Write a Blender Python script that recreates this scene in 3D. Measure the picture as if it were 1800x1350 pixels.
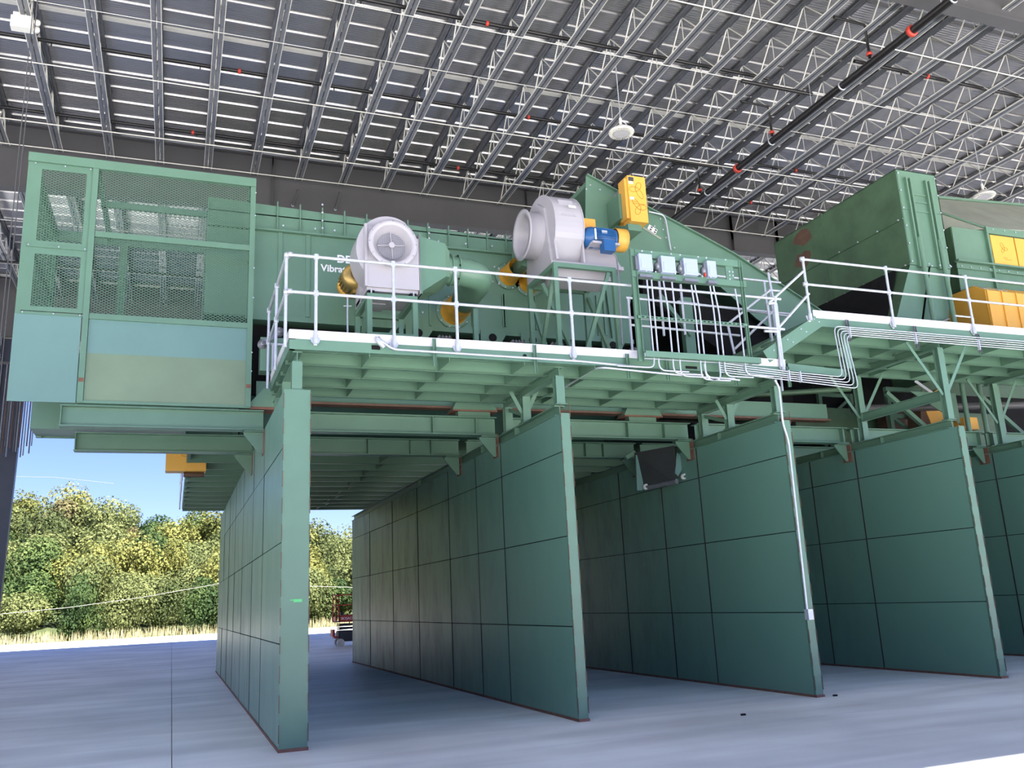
import bpy, bmesh, math, random
from mathutils import Vector, Matrix, Quaternion
for _o in list(bpy.data.objects): bpy.data.objects.remove(_o, do_unlink=True)
SC = bpy.context.scene; COL = SC.collection
random.seed(7)
PI = math.pi
# ---------------------------------------------------------------- camera, sky, sun, exposure
F_PX, YAW, PITCH, ROLL, EYE = 1546.25, .369786, .239137, -.047393, 1.6
cy_, sy_, cp_, sp_ = math.cos(YAW), math.sin(YAW), math.cos(PITCH), math.sin(PITCH)
FWD = Vector((sy_*cp_, cy_*cp_, sp_)); RT0 = Vector((cy_, -sy_, 0)); UP0 = RT0.cross(FWD)
RT = math.cos(ROLL)*RT0 + math.sin(ROLL)*UP0; UP = -math.sin(ROLL)*RT0 + math.cos(ROLL)*UP0
cam = bpy.data.cameras.new('camera'); camo = bpy.data.objects.new('camera', cam); COL.objects.link(camo)
mw = Matrix.Identity(4)
for i, a in enumerate((RT, UP, -FWD)):
    for j in range(3): mw[j][i] = a[j]
mw[2][3] = EYE
camo.matrix_world = mw
cam.sensor_width = 36; cam.lens = 36*F_PX/1800; cam.clip_end = 2000; cam.clip_start = .05
SC.camera = camo
W = bpy.data.worlds.new('world'); SC.world = W; W.use_nodes = True
wn = W.node_tree.nodes; wl = W.node_tree.links; bg = wn['Background']
sky = wn.new('ShaderNodeTexSky'); sky.sky_type = 'NISHITA'; sky.sun_disc = False
SUN_EL, SUN_AZ = math.radians(61), math.radians(180-33)      # azimuth from +Y towards +X
sky.sun_elevation = SUN_EL; sky.sun_rotation = SUN_AZ; sky.air_density = 1.0; sky.dust_density = .15; sky.ozone_density = 2.0
hs_ = wn.new('ShaderNodeHueSaturation'); hs_.inputs['Saturation'].default_value = 1.0
wl.new(sky.outputs[0], hs_.inputs['Color']); tn_ = wn.new('ShaderNodeMix'); tn_.data_type = 'RGBA'; tn_.blend_type = 'MULTIPLY'; tn_.inputs['Factor'].default_value = 1; tn_.inputs['B'].default_value = (.52, .55, .86, 1)
wl.new(hs_.outputs[0], tn_.inputs['A']); wl.new(tn_.outputs['Result'], bg.inputs[0]); bg.inputs[1].default_value = .15
sl = bpy.data.lights.new('sun', 'SUN'); sl.energy = 12.5; sl.angle = math.radians(.6); sl.color = (1, .955, .88)
so = bpy.data.objects.new('sun', sl); COL.objects.link(so)
sd = Vector((math.sin(SUN_AZ)*math.cos(SUN_EL), math.cos(SUN_AZ)*math.cos(SUN_EL), math.sin(SUN_EL)))
so.rotation_euler = sd.to_track_quat('Z', 'Y').to_euler(); so.location = (0, -30, 60)
SC.view_settings.view_transform = 'Standard'; SC.view_settings.look = 'None'
SC.view_settings.gamma = 1; SC.view_settings.use_curve_mapping = False
SC.view_settings.exposure = .9
SC.cycles.diffuse_bounces = 3; SC.cycles.max_bounces = 10

def at(u, v, ax, val):                       # pixel of the 1800x1350 photograph -> point on the plane axis=val
    d = RT*((u-900)/F_PX) - UP*((v-675)/F_PX) + FWD
    o = Vector((0, 0, EYE)); t = (val-o[ax])/d[ax]
    return o + d*t

# ---------------------------------------------------------------- materials
def mat(name, col, rough=.5, metal=0., nz=0., nscale=3., bump=0., col2=None, spec=.5):
    m = bpy.data.materials.new(name); m.use_nodes = True
    n = m.node_tree.nodes; l = m.node_tree.links; b = n['Principled BSDF']
    b.inputs['Roughness'].default_value = rough; b.inputs['Metallic'].default_value = metal
    b.inputs['Specular IOR Level'].default_value = spec
    b.inputs['Base Color'].default_value = (*col, 1)
    if nz or col2:
        tc = n.new('ShaderNodeTexCoord'); tx = n.new('ShaderNodeTexNoise'); tx.inputs['Scale'].default_value = nscale
        tx.inputs['Detail'].default_value = 6; tx.inputs['Roughness'].default_value = .6
        l.new(tc.outputs['Object'], tx.inputs['Vector'])
        r = n.new('ShaderNodeValToRGB'); r.color_ramp.elements[0].position = .32; r.color_ramp.elements[1].position = .7
        c2 = col2 or tuple(c*(1-nz) for c in col)
        r.color_ramp.elements[0].color = (*c2, 1); r.color_ramp.elements[1].color = (*[min(1, c*(1+nz*.4)) for c in col], 1)
        l.new(tx.outputs['Fac'], r.inputs[0]); l.new(r.outputs[0], b.inputs['Base Color'])
        if bump:
            bp = n.new('ShaderNodeBump'); bp.inputs['Strength'].default_value = bump; bp.inputs['Distance'].default_value = .02
            l.new(tx.outputs['Fac'], bp.inputs['Height']); l.new(bp.outputs[0], b.inputs['Normal'])
    return m
G = (.118, .222, .152)
M = {}
M['green'] = mat('green_paint', G, .36, nz=.10, nscale=1.3)
M['green_old'] = mat('weathered_green_paint', (.075, .145, .078), .5, nz=.3, nscale=1.5)
M['teal'] = mat('sky_tinted_teal_sheet', (.135, .25, .225), .38, nz=.07, nscale=.8)  # on the enclosure panels, sky and sunlit-ground light is mixed into this teal
M['olive'] = mat('olive_sheet', (.165, .235, .15), .42, nz=.12, nscale=1.2)  # olive tone for the lower band of the wide enclosure panel
M['grey_green'] = mat('dusty_hood_sheet', (.34, .36, .29), .6, nz=.2, nscale=1.5)
M['galv'] = mat('galvanised_tube', (.54, .57, .62), .38, .35, nz=.12, nscale=14)
M['toe'] = mat('galvanised_toe_board', (.72, .70, .72), .42, .15, nz=.08, nscale=8)
M['joist'] = mat('galvanised_joist_steel', (.24, .25, .275), .40, .5, nz=.2, nscale=6)
M['web'] = mat('galvanised_rod', (.76, .74, .68), .45, .15)
M['deck'] = mat('galvanised_roof_deck', (.50, .49, .485), .24, .8, nz=.10, nscale=.7)
M['girder'] = mat('dark_primer_steel', (.085, .084, .09), .5, nz=.1, nscale=.8)
M['navy'] = mat('dark_navy_column_paint', (.035, .045, .075), .4, nz=.15, nscale=2)
M['fan'] = mat('light_grey_enamel', (.43, .41, .44), .38, nz=.05, nscale=2)
M['yellow'] = mat('yellow_enamel', (.80, .42, .07), .42, nz=.06, nscale=2)
M['sleeve'] = mat('yellow_rubber_sleeve', (.75, .37, .03), .5, nz=.25, nscale=5)
M['gold'] = mat('gold_motor_paint', (.42, .29, .09), .35, .5, nz=.1, nscale=8)
M['blue'] = mat('blue_motor_paint', (.02, .11, .30), .35, nz=.1, nscale=8)
M['black'] = mat('black_pipe_paint', (.012, .011, .012), .35)
M['rubber'] = mat('black_rubber', (.014, .014, .015), .85, nz=.3, nscale=4, spec=.15)
M['belt'] = mat('grey_conveyor_belt', (.045, .048, .048), .6, nz=.2, nscale=3)
M['seam'] = mat('dark_weld_seam', (.035, .028, .024), .8, nz=.3, nscale=9)
M['red'] = mat('red_coupling_paint', (.55, .05, .03), .5)
M['lift_red'] = mat('red_lift_paint', (.42, .03, .03), .4)
M['lift_dark'] = mat('charcoal_lift_paint', (.03, .035, .045), .45)
M['white'] = mat('white_plastic', (.78, .77, .72), .45)
M['switch'] = mat('grey_blue_enclosure', (.36, .42, .56), .4)
M['rust'] = mat('bare_rusty_steel', (.20, .09, .06), .75, nz=.3, nscale=6)
M['brown'] = mat('brown_primer', (.13, .07, .045), .7, nz=.3, nscale=5)
M['letter'] = mat('white_lettering', (.85, .85, .85), .5)
M['print'] = mat('brown_print', (.40, .20, .03), .6)
M['sticker'] = mat('white_sticker', (.8, .8, .78), .5)
M['sticker_d'] = mat('dark_sticker_print', (.05, .05, .06), .5)
M['spray'] = mat('lime_spray_paint', (.13, .60, .20), .6)
M['wheel'] = mat('pale_wheel_rubber', (.6, .6, .58), .6)
M['bark'] = mat('tree_bark', (.12, .085, .06), .9, nz=.4, nscale=8)
M['soil'] = mat('hillside_soil', (.06, .08, .025), .95, nz=.4, nscale=.3)
M['drygrass'] = mat('dry_grass', (.50, .44, .24), .9, nz=.3, nscale=1)
M['wire'] = mat('pale_cable', (.30, .29, .26), .5)

def plate_mat():
    m = bpy.data.materials.new('scuffed_green_plate'); m.use_nodes = True
    n = m.node_tree.nodes; l = m.node_tree.links; b = n['Principled BSDF']
    geo = n.new('ShaderNodeNewGeometry')
    mp = n.new('ShaderNodeMapping'); mp.inputs['Scale'].default_value = (1, 2.2, .7); l.new(geo.outputs['Position'], mp.inputs[0])
    t1 = n.new('ShaderNodeTexNoise'); t1.inputs['Scale'].default_value = 1.3; t1.inputs['Detail'].default_value = 8; t1.inputs['Roughness'].default_value = .65; l.new(mp.outputs[0], t1.inputs[0])
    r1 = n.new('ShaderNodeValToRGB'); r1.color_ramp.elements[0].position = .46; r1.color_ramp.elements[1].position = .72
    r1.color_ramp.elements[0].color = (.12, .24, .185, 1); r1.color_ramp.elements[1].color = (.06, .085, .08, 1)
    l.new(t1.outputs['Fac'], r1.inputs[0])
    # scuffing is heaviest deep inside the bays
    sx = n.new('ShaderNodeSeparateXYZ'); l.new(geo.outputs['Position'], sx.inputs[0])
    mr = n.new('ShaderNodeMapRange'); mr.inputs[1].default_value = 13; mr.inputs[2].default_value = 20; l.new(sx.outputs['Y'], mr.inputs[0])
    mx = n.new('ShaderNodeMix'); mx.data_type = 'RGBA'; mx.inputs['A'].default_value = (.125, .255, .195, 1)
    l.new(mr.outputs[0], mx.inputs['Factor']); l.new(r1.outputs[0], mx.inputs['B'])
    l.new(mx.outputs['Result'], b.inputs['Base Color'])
    rr = n.new('ShaderNodeMapRange'); rr.inputs[3].default_value = .24; rr.inputs[4].default_value = .5; l.new(t1.outputs['Fac'], rr.inputs[0]); l.new(rr.outputs[0], b.inputs['Roughness'])
    b.inputs['Specular IOR Level'].default_value = .7
    return m
M['plate'] = plate_mat()
def concrete(name, col, rough, streak=True):
    m = bpy.data.materials.new(name); m.use_nodes = True
    n = m.node_tree.nodes; l = m.node_tree.links; b = n['Principled BSDF']; b.inputs['Roughness'].default_value = rough
    geo = n.new('ShaderNodeNewGeometry')
    mp = n.new('ShaderNodeMapping'); mp.inputs['Rotation'].default_value = (0, 0, .25); mp.inputs['Scale'].default_value = (.25, 1.6, 1); l.new(geo.outputs['Position'], mp.inputs[0])
    t1 = n.new('ShaderNodeTexNoise'); t1.inputs['Scale'].default_value = .9; t1.inputs['Detail'].default_value = 9; t1.inputs['Distortion'].default_value = .6; l.new(mp.outputs[0], t1.inputs[0])
    t2 = n.new('ShaderNodeTexNoise'); t2.inputs['Scale'].default_value = .35; t2.inputs['Detail'].default_value = 4; l.new(geo.outputs['Position'], t2.inputs[0])
    r1 = n.new('ShaderNodeValToRGB'); e = r1.color_ramp.elements; e[0].position = .40; e[1].position = .66
    e[0].color = (*[c*.88 for c in col], 1); e[1].color = (*[min(1, c*1.30) for c in col], 1)
    ad = n.new('ShaderNodeMath'); ad.operation = 'MULTIPLY_ADD'; ad.inputs[1].default_value = .55; l.new(t2.outputs['Fac'], ad.inputs[0])
    ml = n.new('ShaderNodeMath'); ml.operation = 'MULTIPLY'; ml.inputs[1].default_value = .5; l.new(t1.outputs['Fac'], ml.inputs[0]); l.new(ml.outputs[0], ad.inputs[2])
    l.new(ad.outputs[0], r1.inputs[0]); l.new(r1.outputs[0], b.inputs['Base Color'])
    return m
M['slab'] = concrete('power_floated_concrete', (.72, .73, .73), .5)
M['yard'] = concrete('pale_yard_concrete', (.74, .69, .60), .8)

def leaf_mat(name, c1, c2):
    m = bpy.data.materials.new(name); m.use_nodes = True
    n = m.node_tree.nodes; l = m.node_tree.links; b = n['Principled BSDF']; b.inputs['Roughness'].default_value = .75
    b.inputs['Specular IOR Level'].default_value = .2
    geo = n.new('ShaderNodeNewGeometry'); t = n.new('ShaderNodeTexNoise'); t.inputs['Scale'].default_value = .55; t.inputs['Detail'].default_value = 7
    l.new(geo.outputs['Position'], t.inputs[0])
    oi = n.new('ShaderNodeObjectInfo'); ad = n.new('ShaderNodeMath'); ad.operation = 'MULTIPLY_ADD'; ad.inputs[1].default_value = .35; ad.inputs[2].default_value = -.17
    l.new(oi.outputs['Random'], ad.inputs[0]); a2 = n.new('ShaderNodeMath'); l.new(ad.outputs[0], a2.inputs[0]); l.new(t.outputs['Fac'], a2.inputs[1])
    r = n.new('ShaderNodeValToRGB'); r.color_ramp.elements[0].position = .33; r.color_ramp.elements[1].position = .68
    r.color_ramp.elements[0].color = (*c1, 1); r.color_ramp.elements[1].color = (*c2, 1)
    l.new(a2.outputs[0], r.inputs[0]); l.new(r.outputs[0], b.inputs['Base Color'])
    tr = n.new('ShaderNodeBsdfTranslucent'); l.new(r.outputs[0], tr.inputs[0])
    mx = n.new('ShaderNodeMixShader'); mx.inputs[0].default_value = .25; l.new(b.outputs[0], mx.inputs[1]); l.new(tr.outputs[0], mx.inputs[2])
    l.new(mx.outputs[0], n['Material Output'].inputs[0])
    return m
LEAF = [leaf_mat('olive_green_foliage', (.075, .10, .035), (.20, .225, .085)),
        leaf_mat('yellow_green_foliage', (.12, .135, .035), (.27, .27, .08)),
        leaf_mat('deep_green_foliage', (.04, .075, .025), (.14, .20, .06)),
        leaf_mat('rusty_autumn_foliage', (.13, .115, .055), (.25, .22, .10))]

# ---------------------------------------------------------------- mesh helpers
class MB:
    def __init__(s): s.v = []; s.f = []; s.sm = []
    def add(s, vs, fs, smooth=False):
        o = len(s.v); s.v += [tuple(p) for p in vs]
        for f in fs: s.f.append(tuple(i+o for i in f)); s.sm.append(smooth)
        return s
    def box(s, x0, x1, y0, y1, z0, z1):
        x0, x1 = min(x0, x1), max(x0, x1); y0, y1 = min(y0, y1), max(y0, y1); z0, z1 = min(z0, z1), max(z0, z1)
        v = [(x, y, z) for z in (z0, z1) for y in (y0, y1) for x in (x0, x1)]
        return s.add(v, [(0, 2, 3, 1), (4, 5, 7, 6), (0, 1, 5, 4), (2, 6, 7, 3), (0, 4, 6, 2), (1, 3, 7, 5)])
    def frame(s, a, b, up=(0, 0, 1)):
        a, b = Vector(a), Vector(b); d = (b-a).normalized(); u = Vector(up)
        if abs(d.dot(u)) > .98: u = Vector((0, 1, 0))
        r = d.cross(u).normalized(); u = r.cross(d).normalized()
        return a, b, r, u
    def bar(s, a, b, w, h, up=(0, 0, 1)):                  # rectangular bar, w sideways, h along up
        return s.prof(a, b, [(-w/2, -h/2), (w/2, -h/2), (w/2, h/2), (-w/2, h/2)], up)
    def prof(s, a, b, pts, up=(0, 0, 1), smooth=False):
        a, b, r, u = s.frame(a, b, up); n = len(pts)
        v = [a+r*p[0]+u*p[1] for p in pts]+[b+r*p[0]+u*p[1] for p in pts]
        f = [(i, (i+1) % n, n+(i+1) % n, n+i) for i in range(n)]
        s.add(v, f, smooth); return s.add(v, [tuple(range(n-1, -1, -1)), tuple(range(n, 2*n))])
    def ibeam(s, a, b, w, h, t=.015, tw=.01, up=(0, 0, 1)):
        a, b, r, u = s.frame(a, b, up)
        for (cx, cz, ww, hh) in ((0, -h/2+t/2, w, t), (0, h/2-t/2, w, t), (0, 0, tw, h-2*t)):
            o = r*cx+u*cz
            s.bar(a+o, b+o, ww, hh, u)
        return s
    def channel(s, a, b, w, h, t=.008, side=1, up=(0, 0, 1)):   # web at back, flanges toward side
        a, b, r, u = s.frame(a, b, up)
        s.bar(a, b, t, h, u)
        for q in (-1, 1):
            o = r*(side*w/2)+u*(q*(h/2-t/2)); s.bar(a+o, b+o, w, t, u)
        return s
    def angle(s, a, b, w, t=.006, sx=1, sz=1, up=(0, 0, 1)):
        a, b, r, u = s.frame(a, b, up)
        o = u*(sz*w/2); s.bar(a+o, b+o, t, w, u)
        o = r*(sx*w/2); return s.bar(a+o, b+o, w, t, u)
    def tube(s, pts, r, n=8, closed=False, cap=True):
        pts = [Vector(p) for p in pts]; m = len(pts); rings = []
        prev = None
        for i, p in enumerate(pts):
            if closed: d = pts[(i+1) % m]-pts[i-1]
            else: d = (pts[min(i+1, m-1)]-pts[max(i-1, 0)])
            d.normalize()
            if prev is None:
                u = Vector((0, 0, 1)) if abs(d.z) < .9 else Vector((0, 1, 0)); u = (u-d*u.dot(d)).normalized()
            else:
                u = (prev-d*prev.dot(d)).normalized()
            prev = u; w = d.cross(u)
            rings.append([p+(u*math.cos(2*PI*k/n)+w*math.sin(2*PI*k/n))*r for k in range(n)])
        v = [q for rg in rings for q in rg]; f = []
        for i in range(m if closed else m-1):
            j = (i+1) % m
            for k in range(n): f.append((i*n+k, i*n+(k+1) % n, j*n+(k+1) % n, j*n+k))
        s.add(v, f, True)
        if cap and not closed:
            s.add(rings[0], [tuple(range(n-1, -1, -1))]); s.add(rings[-1], [tuple(range(n))])
        return s
    def lathe(s, o, ax, prof, n=24, smooth=True):          # prof = [(radius, distance along axis)]
        o = Vector(o); ax = Vector(ax).normalized(); u = Vector((0, 0, 1)) if abs(ax.z) < .9 else Vector((1, 0, 0))
        u = (u-ax*u.dot(ax)).normalized(); w = ax.cross(u); v = []; f = []
        for (r, t) in prof:
            v += [o+ax*t+(u*math.cos(2*PI*k/n)+w*math.sin(2*PI*k/n))*r for k in range(n)]
        for i in range(len(prof)-1):
            for k in range(n): f.append((i*n+k, (i+1)*n+k, (i+1)*n+(k+1) % n, i*n+(k+1) % n))
        return s.add(v, f, smooth)
    def disc(s, o, ax, r, th, n=20):
        return s.lathe(o, ax, [(.0005, 0), (r, 0), (r, th), (.0005, th)], n, False)
    def prism(s, pts, ext):                                # closed polygon extruded by a vector
        pts = [Vector(p) for p in pts]; e = Vector(ext); n = len(pts)
        v = pts+[p+e for p in pts]
        s.add(v, [tuple(range(n-1, -1, -1)), tuple(range(n, 2*n))]+[(i, (i+1) % n, n+(i+1) % n, n+i) for i in range(n)])
        return s
    def hexa(s, a, b):                                     # loft between two quads
        v = list(a)+list(b)
        return s.add(v, [(3, 2, 1, 0), (4, 5, 6, 7), (0, 1, 5, 4), (1, 2, 6, 5), (2, 3, 7, 6), (3, 0, 4, 7)])
    def build(s, name, m, parent=None, kind=None, label=None, recalc=True):
        o0 = Vector(parent.matrix_world.translation) if parent else Vector((0, 0, 0))
        if parent is not None: o0 = Vector(parent.get('_o', (0, 0, 0)))
        me = bpy.data.meshes.new(name); me.from_pydata([tuple(Vector(p)-o0) for p in s.v], [], s.f)
        me.polygons.foreach_set('use_smooth', s.sm)
        if recalc:
            bm = bmesh.new(); bm.from_mesh(me); bmesh.ops.recalc_face_normals(bm, faces=bm.faces); bm.to_mesh(me); bm.free()
        me.materials.append(M[m] if isinstance(m, str) else m); me.update()
        o = bpy.data.objects.new(name, me); COL.objects.link(o)
        if parent is not None: o.parent = parent; o['_o'] = tuple(o0)
        else: o['_o'] = (0., 0., 0.)
        kind = kind or getattr(s, 'k', None)
        if kind: o['kind'] = kind
        if label: o['label'] = label
        return o

def thing(name, label, cat, loc=(0, 0, 0), group=None):
    o = bpy.data.objects.new(name, None); COL.objects.link(o); o.location = loc; o['_o'] = tuple(float(c) for c in loc)
    o.empty_display_size = .2; o['label'] = label; o['category'] = cat
    if group: o['group'] = group
    return o
def tag(o, label, cat, group=None):
    o['label'] = label; o['category'] = cat
    if group: o['group'] = group
    return o
def struct_root(name):
    o = bpy.data.objects.new(name, None); COL.objects.link(o); o['kind'] = 'structure'; o['_o'] = (0., 0., 0.); return o
def dup(root, loc, label=None):
    r = root.copy(); COL.objects.link(r); r.location = loc
    if label: r['label'] = label
    for ch in list(root.children):
        c = ch.copy(); COL.objects.link(c); c.parent = r
        for g in ch.children:
            d = g.copy(); COL.objects.link(d); d.parent = c
    return r
def piece(o, parent, off=(0, 0, 0)):                       # a copy of a part sharing its mesh
    c = o.copy(); COL.objects.link(c); c.parent = parent; c.location = Vector(o.location)+Vector(off); return c
def smooth_path(pts, r=.08, n=4):                          # rounds the corners of a polyline
    pts = [Vector(p) for p in pts]; out = [pts[0]]
    for i in range(1, len(pts)-1):
        a, b, c = pts[i-1], pts[i], pts[i+1]; l1 = (a-b).length; l2 = (c-b).length; q = min(r, l1*.45, l2*.45)
        p1 = b+(a-b).normalized()*q; p2 = b+(c-b).normalized()*q
        for k in range(n+1):
            t = k/n; out.append(p1*(1-t)**2+b*2*t*(1-t)+p2*t*t)
    return out+[pts[-1]]
def bolts(pts, ax, r=.014, h=.014):
    b = MB()
    for p in pts: b.disc(p, ax, r, h, 6)
    b.k = 'stuff'
    return b
ORD = ['first', 'second', 'third', 'fourth', 'fifth', 'sixth', 'seventh', 'eighth', 'ninth', 'tenth', 'eleventh', 'twelfth', 'thirteenth', 'fourteenth', 'fifteenth', 'sixteenth', 'seventeenth', 'eighteenth', 'nineteenth', 'twentieth', 'twenty-first', 'twenty-second', 'twenty-third', 'twenty-fourth', 'twenty-fifth', 'twenty-sixth', 'twenty-seventh', 'twenty-eighth', 'twenty-ninth', 'thirtieth', 'thirty-first', 'thirty-second']

# ================================================================ GROUND
g = MB().box(-140, 160, -90, 70, -.5, -.05).build('ground', 'yard'); g['kind'] = 'structure'
fl = struct_root('floor')
XJ = [-22, -11, .07, 11.2, 22.3, 33.4, 44.5]; YJ = [-22, -8, 6.0-1.2, 16.5-.6, 28.2, 41, 54, 68.5]
XJ = [-44, -33, -22, -11, .07, 11.2, 22.3, 33.4, 44.5, 56]
YJ = [-30, -16, -2.5, 9.6, 28.2, 41, 54.5, 68.4]
for i in range(len(XJ)-1):
    for j in range(len(YJ)-1):
        MB().box(XJ[i]+.005, XJ[i+1]-.005, YJ[j]+.005, YJ[j+1]-.005, -.12, 0).build('concrete_slab', 'slab' if 0 <= j < 99 else 'yard', fl)
k = MB().box(-60, 80, 68.5, 69.1, -.12, .16); k = k.build('trim_1', 'yard'); k['kind'] = 'structure'

# ================================================================ ROOF
ZB, ZT, ZD = 14.2, 14.98, 15.03          # joist bottom chord, top chord, deck
YG = [.45, 12.3, 25.1, 37.75, 50.4]      # frames
ce = struct_root('ceiling')
PITCHY = .723; RX0, RX1 = -22.0, 110.0
prof = []
y = 0
prof.append((0, 0))
for k in range(7):
    c = .05+.077*k
    prof += [(c, 0), (c+.014, .009), (c+.034, .009), (c+.048, 0)]
prof += [(.595, 0), (.62, .072), (.675, .072), (.712, 0), (PITCHY, 0)]
mb = MB(); n = len(prof)
for t in (0, .004):
    for x in (RX0, RX1): mb.v += [(x, p[0], p[1]+t) for p in prof]
for i in range(n-1):
    mb.f.append((i, i+1, n+i+1, n+i)); mb.sm.append(False)
    mb.f.append((2*n+i, 3*n+i, 3*n+i+1, 2*n+i+1)); mb.sm.append(False)
base = mb.build('roof_panel', 'deck', ce, recalc=False)
ny = int((50.9+.5)/PITCHY)
base.location = (0, .18, ZD)
for k in range(1, ny+1): piece(base, ce, (0, k*PITCHY, 0))

def joist_mesh(L):
    a = MB()
    for s in (-1, 1): a.angle((s*.018, 0, 0), (s*.018, L, 0), .088, .008, s, 1)
    b = MB()
    for s in (-1, 1): b.angle((s*.018, 0, 0), (s*.018, L, 0), .08, .008, s, -1)
    w = MB(); nseg = 2*int(L/1.22); pts = []
    for i in range(nseg+1):
        pts.append((0, L*i/nseg, .03 if i % 2 == 0 else ZT-ZB-.02))
    for i in range(nseg): w.tube([pts[i], pts[i+1]], .017, 5, cap=False)
    lp = MB()
    for s in (-1, 1): lp.box(s*.098, s*.112, 0, L, -.006, .016)
    nv = nseg//2
    for i in range(nv): w.tube([(0, L*(2*i+1)/nseg, .03), (0, L*(2*i+1)/nseg, ZT-ZB-.02)], .012, 4, cap=False)
    return a, b, w, lp
def top_off(mb_, z): mb_.v = [(p[0], p[1], p[2]+z) for p in mb_.v]; return mb_
def make_joist(L, loc, label, group):
    t = thing('roof_joist', label, 'roof joist', loc, group); t['_o'] = (0., 0., 0.)
    a, b, w, lp = joist_mesh(L); lp.build('bottom_chord_lit_edge', 'web', t)  # added bright strips stand in for light along the chord edges
    a.build('bottom_chord', 'joist', t); top_off(b, ZT-ZB).build('top_chord', 'joist', t)
    w.build('web', 'web', t, recalc=False)
    return t
JX = [-3.45+1.30*i for i in range(-5, 25)]
Lb = YG[2]-YG[1]-.35
j0 = make_joist(Lb, (JX[0], YG[1]+.2, ZB), '', 'joists of the roof bay above the machine')
for i, x in enumerate(JX):
    vis = i-4
    lab = 'galvanised open-web roof joist above the machine, %s from the left edge of the photo' % ORD[vis] if vis >= 0 else 'galvanised open-web roof joist beyond the left edge of the photo'
    if i == 0: j0['label'] = lab
    else: dup(j0, (x, YG[1]+.2, ZB), lab)
k1 = None
JX2 = [-3.45+1.30*i for i in range(-6, 22)]
for i, x in enumerate(JX2):
    lab = 'pale galvanised roof joist behind the dark main girder, %s from the left' % ORD[i]
    if k1 is None: k1 = make_joist(Lb, (x, YG[2]+.2, ZB), lab, 'joists of the roof bay behind the dark girder')
    else: dup(k1, (x, YG[2]+.2, ZB), lab)
for i, x in enumerate([-3.45+1.30*i for i in range(-5, 8)]):
    dup(k1, (x, YG[3]+.2, ZB), 'pale roof joist in the farthest roof bay, %s from the left' % ORD[i])
for i, x in enumerate([-3.45+1.30*i for i in range(4, 20)]):
    dup(j0, (x, YG[0]+.2, ZB), 'roof joist in the nearest roof bay, %s from the left' % ORD[i])

def girder(yc, zl, zr, x0, x1, label, ztop=14.88, stiff=True):
    t = thing('main_girder', label, 'steel girder', (x0, yc, zl))
    bot = lambda x: zl+(zr-zl)*(x-x0)/(x1-x0)
    MB().prism([(x0, yc-.01, bot(x0)), (x1, yc-.01, bot(x1)), (x1, yc-.01, ztop), (x0, yc-.01, ztop)], (0, .02, 0)).build('web_plate', 'girder', t)
    MB().box(x0, x1, yc-.16, yc+.16, ztop, ztop+.03).build('top_flange', 'girder', t)
    MB().prism([(x0, yc-.17, bot(x0)-.03), (x1, yc-.17, bot(x1)-.03), (x1, yc-.17, bot(x1)), (x0, yc-.17, bot(x0))], (0, .34, 0)).build('bottom_flange', 'girder', t)
    xs = [2.3, 10.5, 18.6, 20.6] if stiff else []
    for x in xs: MB().box(x-.008, x+.008, yc-.15, yc-.011, bot(x)+.004, ztop-.004).build('stiffener', 'girder', t)
    return t
girder(YG[2], 12.85, 13.65, -14, 26, 'deep dark grey roof girder running behind the green machine')
girder(YG[2], 13.65, 13.06, 26.05, 41, 'dark grey roof girder, right-hand continuation behind the hopper')
girder(YG[1], 13.86, 13.86, -14, 41, 'grey roof girder at the top right corner above the nearer joists', stiff=False)
girder(YG[3], 12.3, 13.5, -14, 41, 'dark roof girder seen far behind, left of the mesh enclosure', stiff=False)
girder(YG[0], 13.1, 13.5, -14, 41, 'grey edge girder along the near side of the roof', stiff=False)
girder(YG[4], 13.1, 13.5, -14, 41, 'farthest edge girder of the roof', stiff=False)
def column(x, yc, ztop, label, m='navy', w=.5, taper=.12):
    t = thing('steel_column', label, 'steel column', (x, yc, 0))
    for s in (-1, 1):
        MB().hexa([(x+s*(w/2-taper)-.012, yc-.16, .02), (x+s*(w/2-taper)+.012, yc-.16, .02), (x+s*(w/2-taper)+.012, yc+.16, .02), (x+s*(w/2-taper)-.012, yc+.16, .02)],
                  [(x+s*w/2-.012, yc-.16, ztop), (x+s*w/2+.012, yc-.16, ztop), (x+s*w/2+.012, yc+.16, ztop), (x+s*w/2-.012, yc+.16, ztop)]).build('column_flange', m, t)
    MB().hexa([(x-w/2+taper, yc-.008, .02), (x+w/2-taper, yc-.008, .02), (x+w/2-taper, yc+.008, .02), (x-w/2+taper, yc+.008, .02)],
              [(x-w/2, yc-.008, ztop), (x+w/2, yc-.008, ztop), (x+w/2, yc+.008, ztop), (x-w/2, yc+.008, ztop)]).build('column_web', m, t)
    MB().box(x-.35, x+.35, yc-.25, yc+.25, 0, .025).build('base_plate', 'girder', t)
    return t
qa, qb = at(36, 708, 1, YG[3]-.16), at(5, 958, 1, YG[3]-.16)
column(qa.x-.35, YG[3], 12.4, 'dark navy steel column at the left edge of the photo', w=.95, taper=.28)
column(-13.5, YG[2], 12.84, 'dark steel column beyond the left edge under the middle girder', w=.95, taper=.3)
column(-13.5, YG[4], 13.06, 'farthest dark steel column at the left of the shed', w=.8)
for yy, nm in ((YG[0], 'near'), (YG[1], 'second'), (YG[2], 'middle'), (YG[3], 'fourth'), (YG[4], 'far')):
    column(38, yy, 13.0, 'dark steel column under the right end of the %s girder' % nm, w=.8)
column(-13.5, YG[1], 13.8, 'dark steel column left of the camera under the second girder', w=.8)
column(-13.5, YG[0], 13.04, 'dark steel column left of the camera under the edge girder', w=.8)

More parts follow.
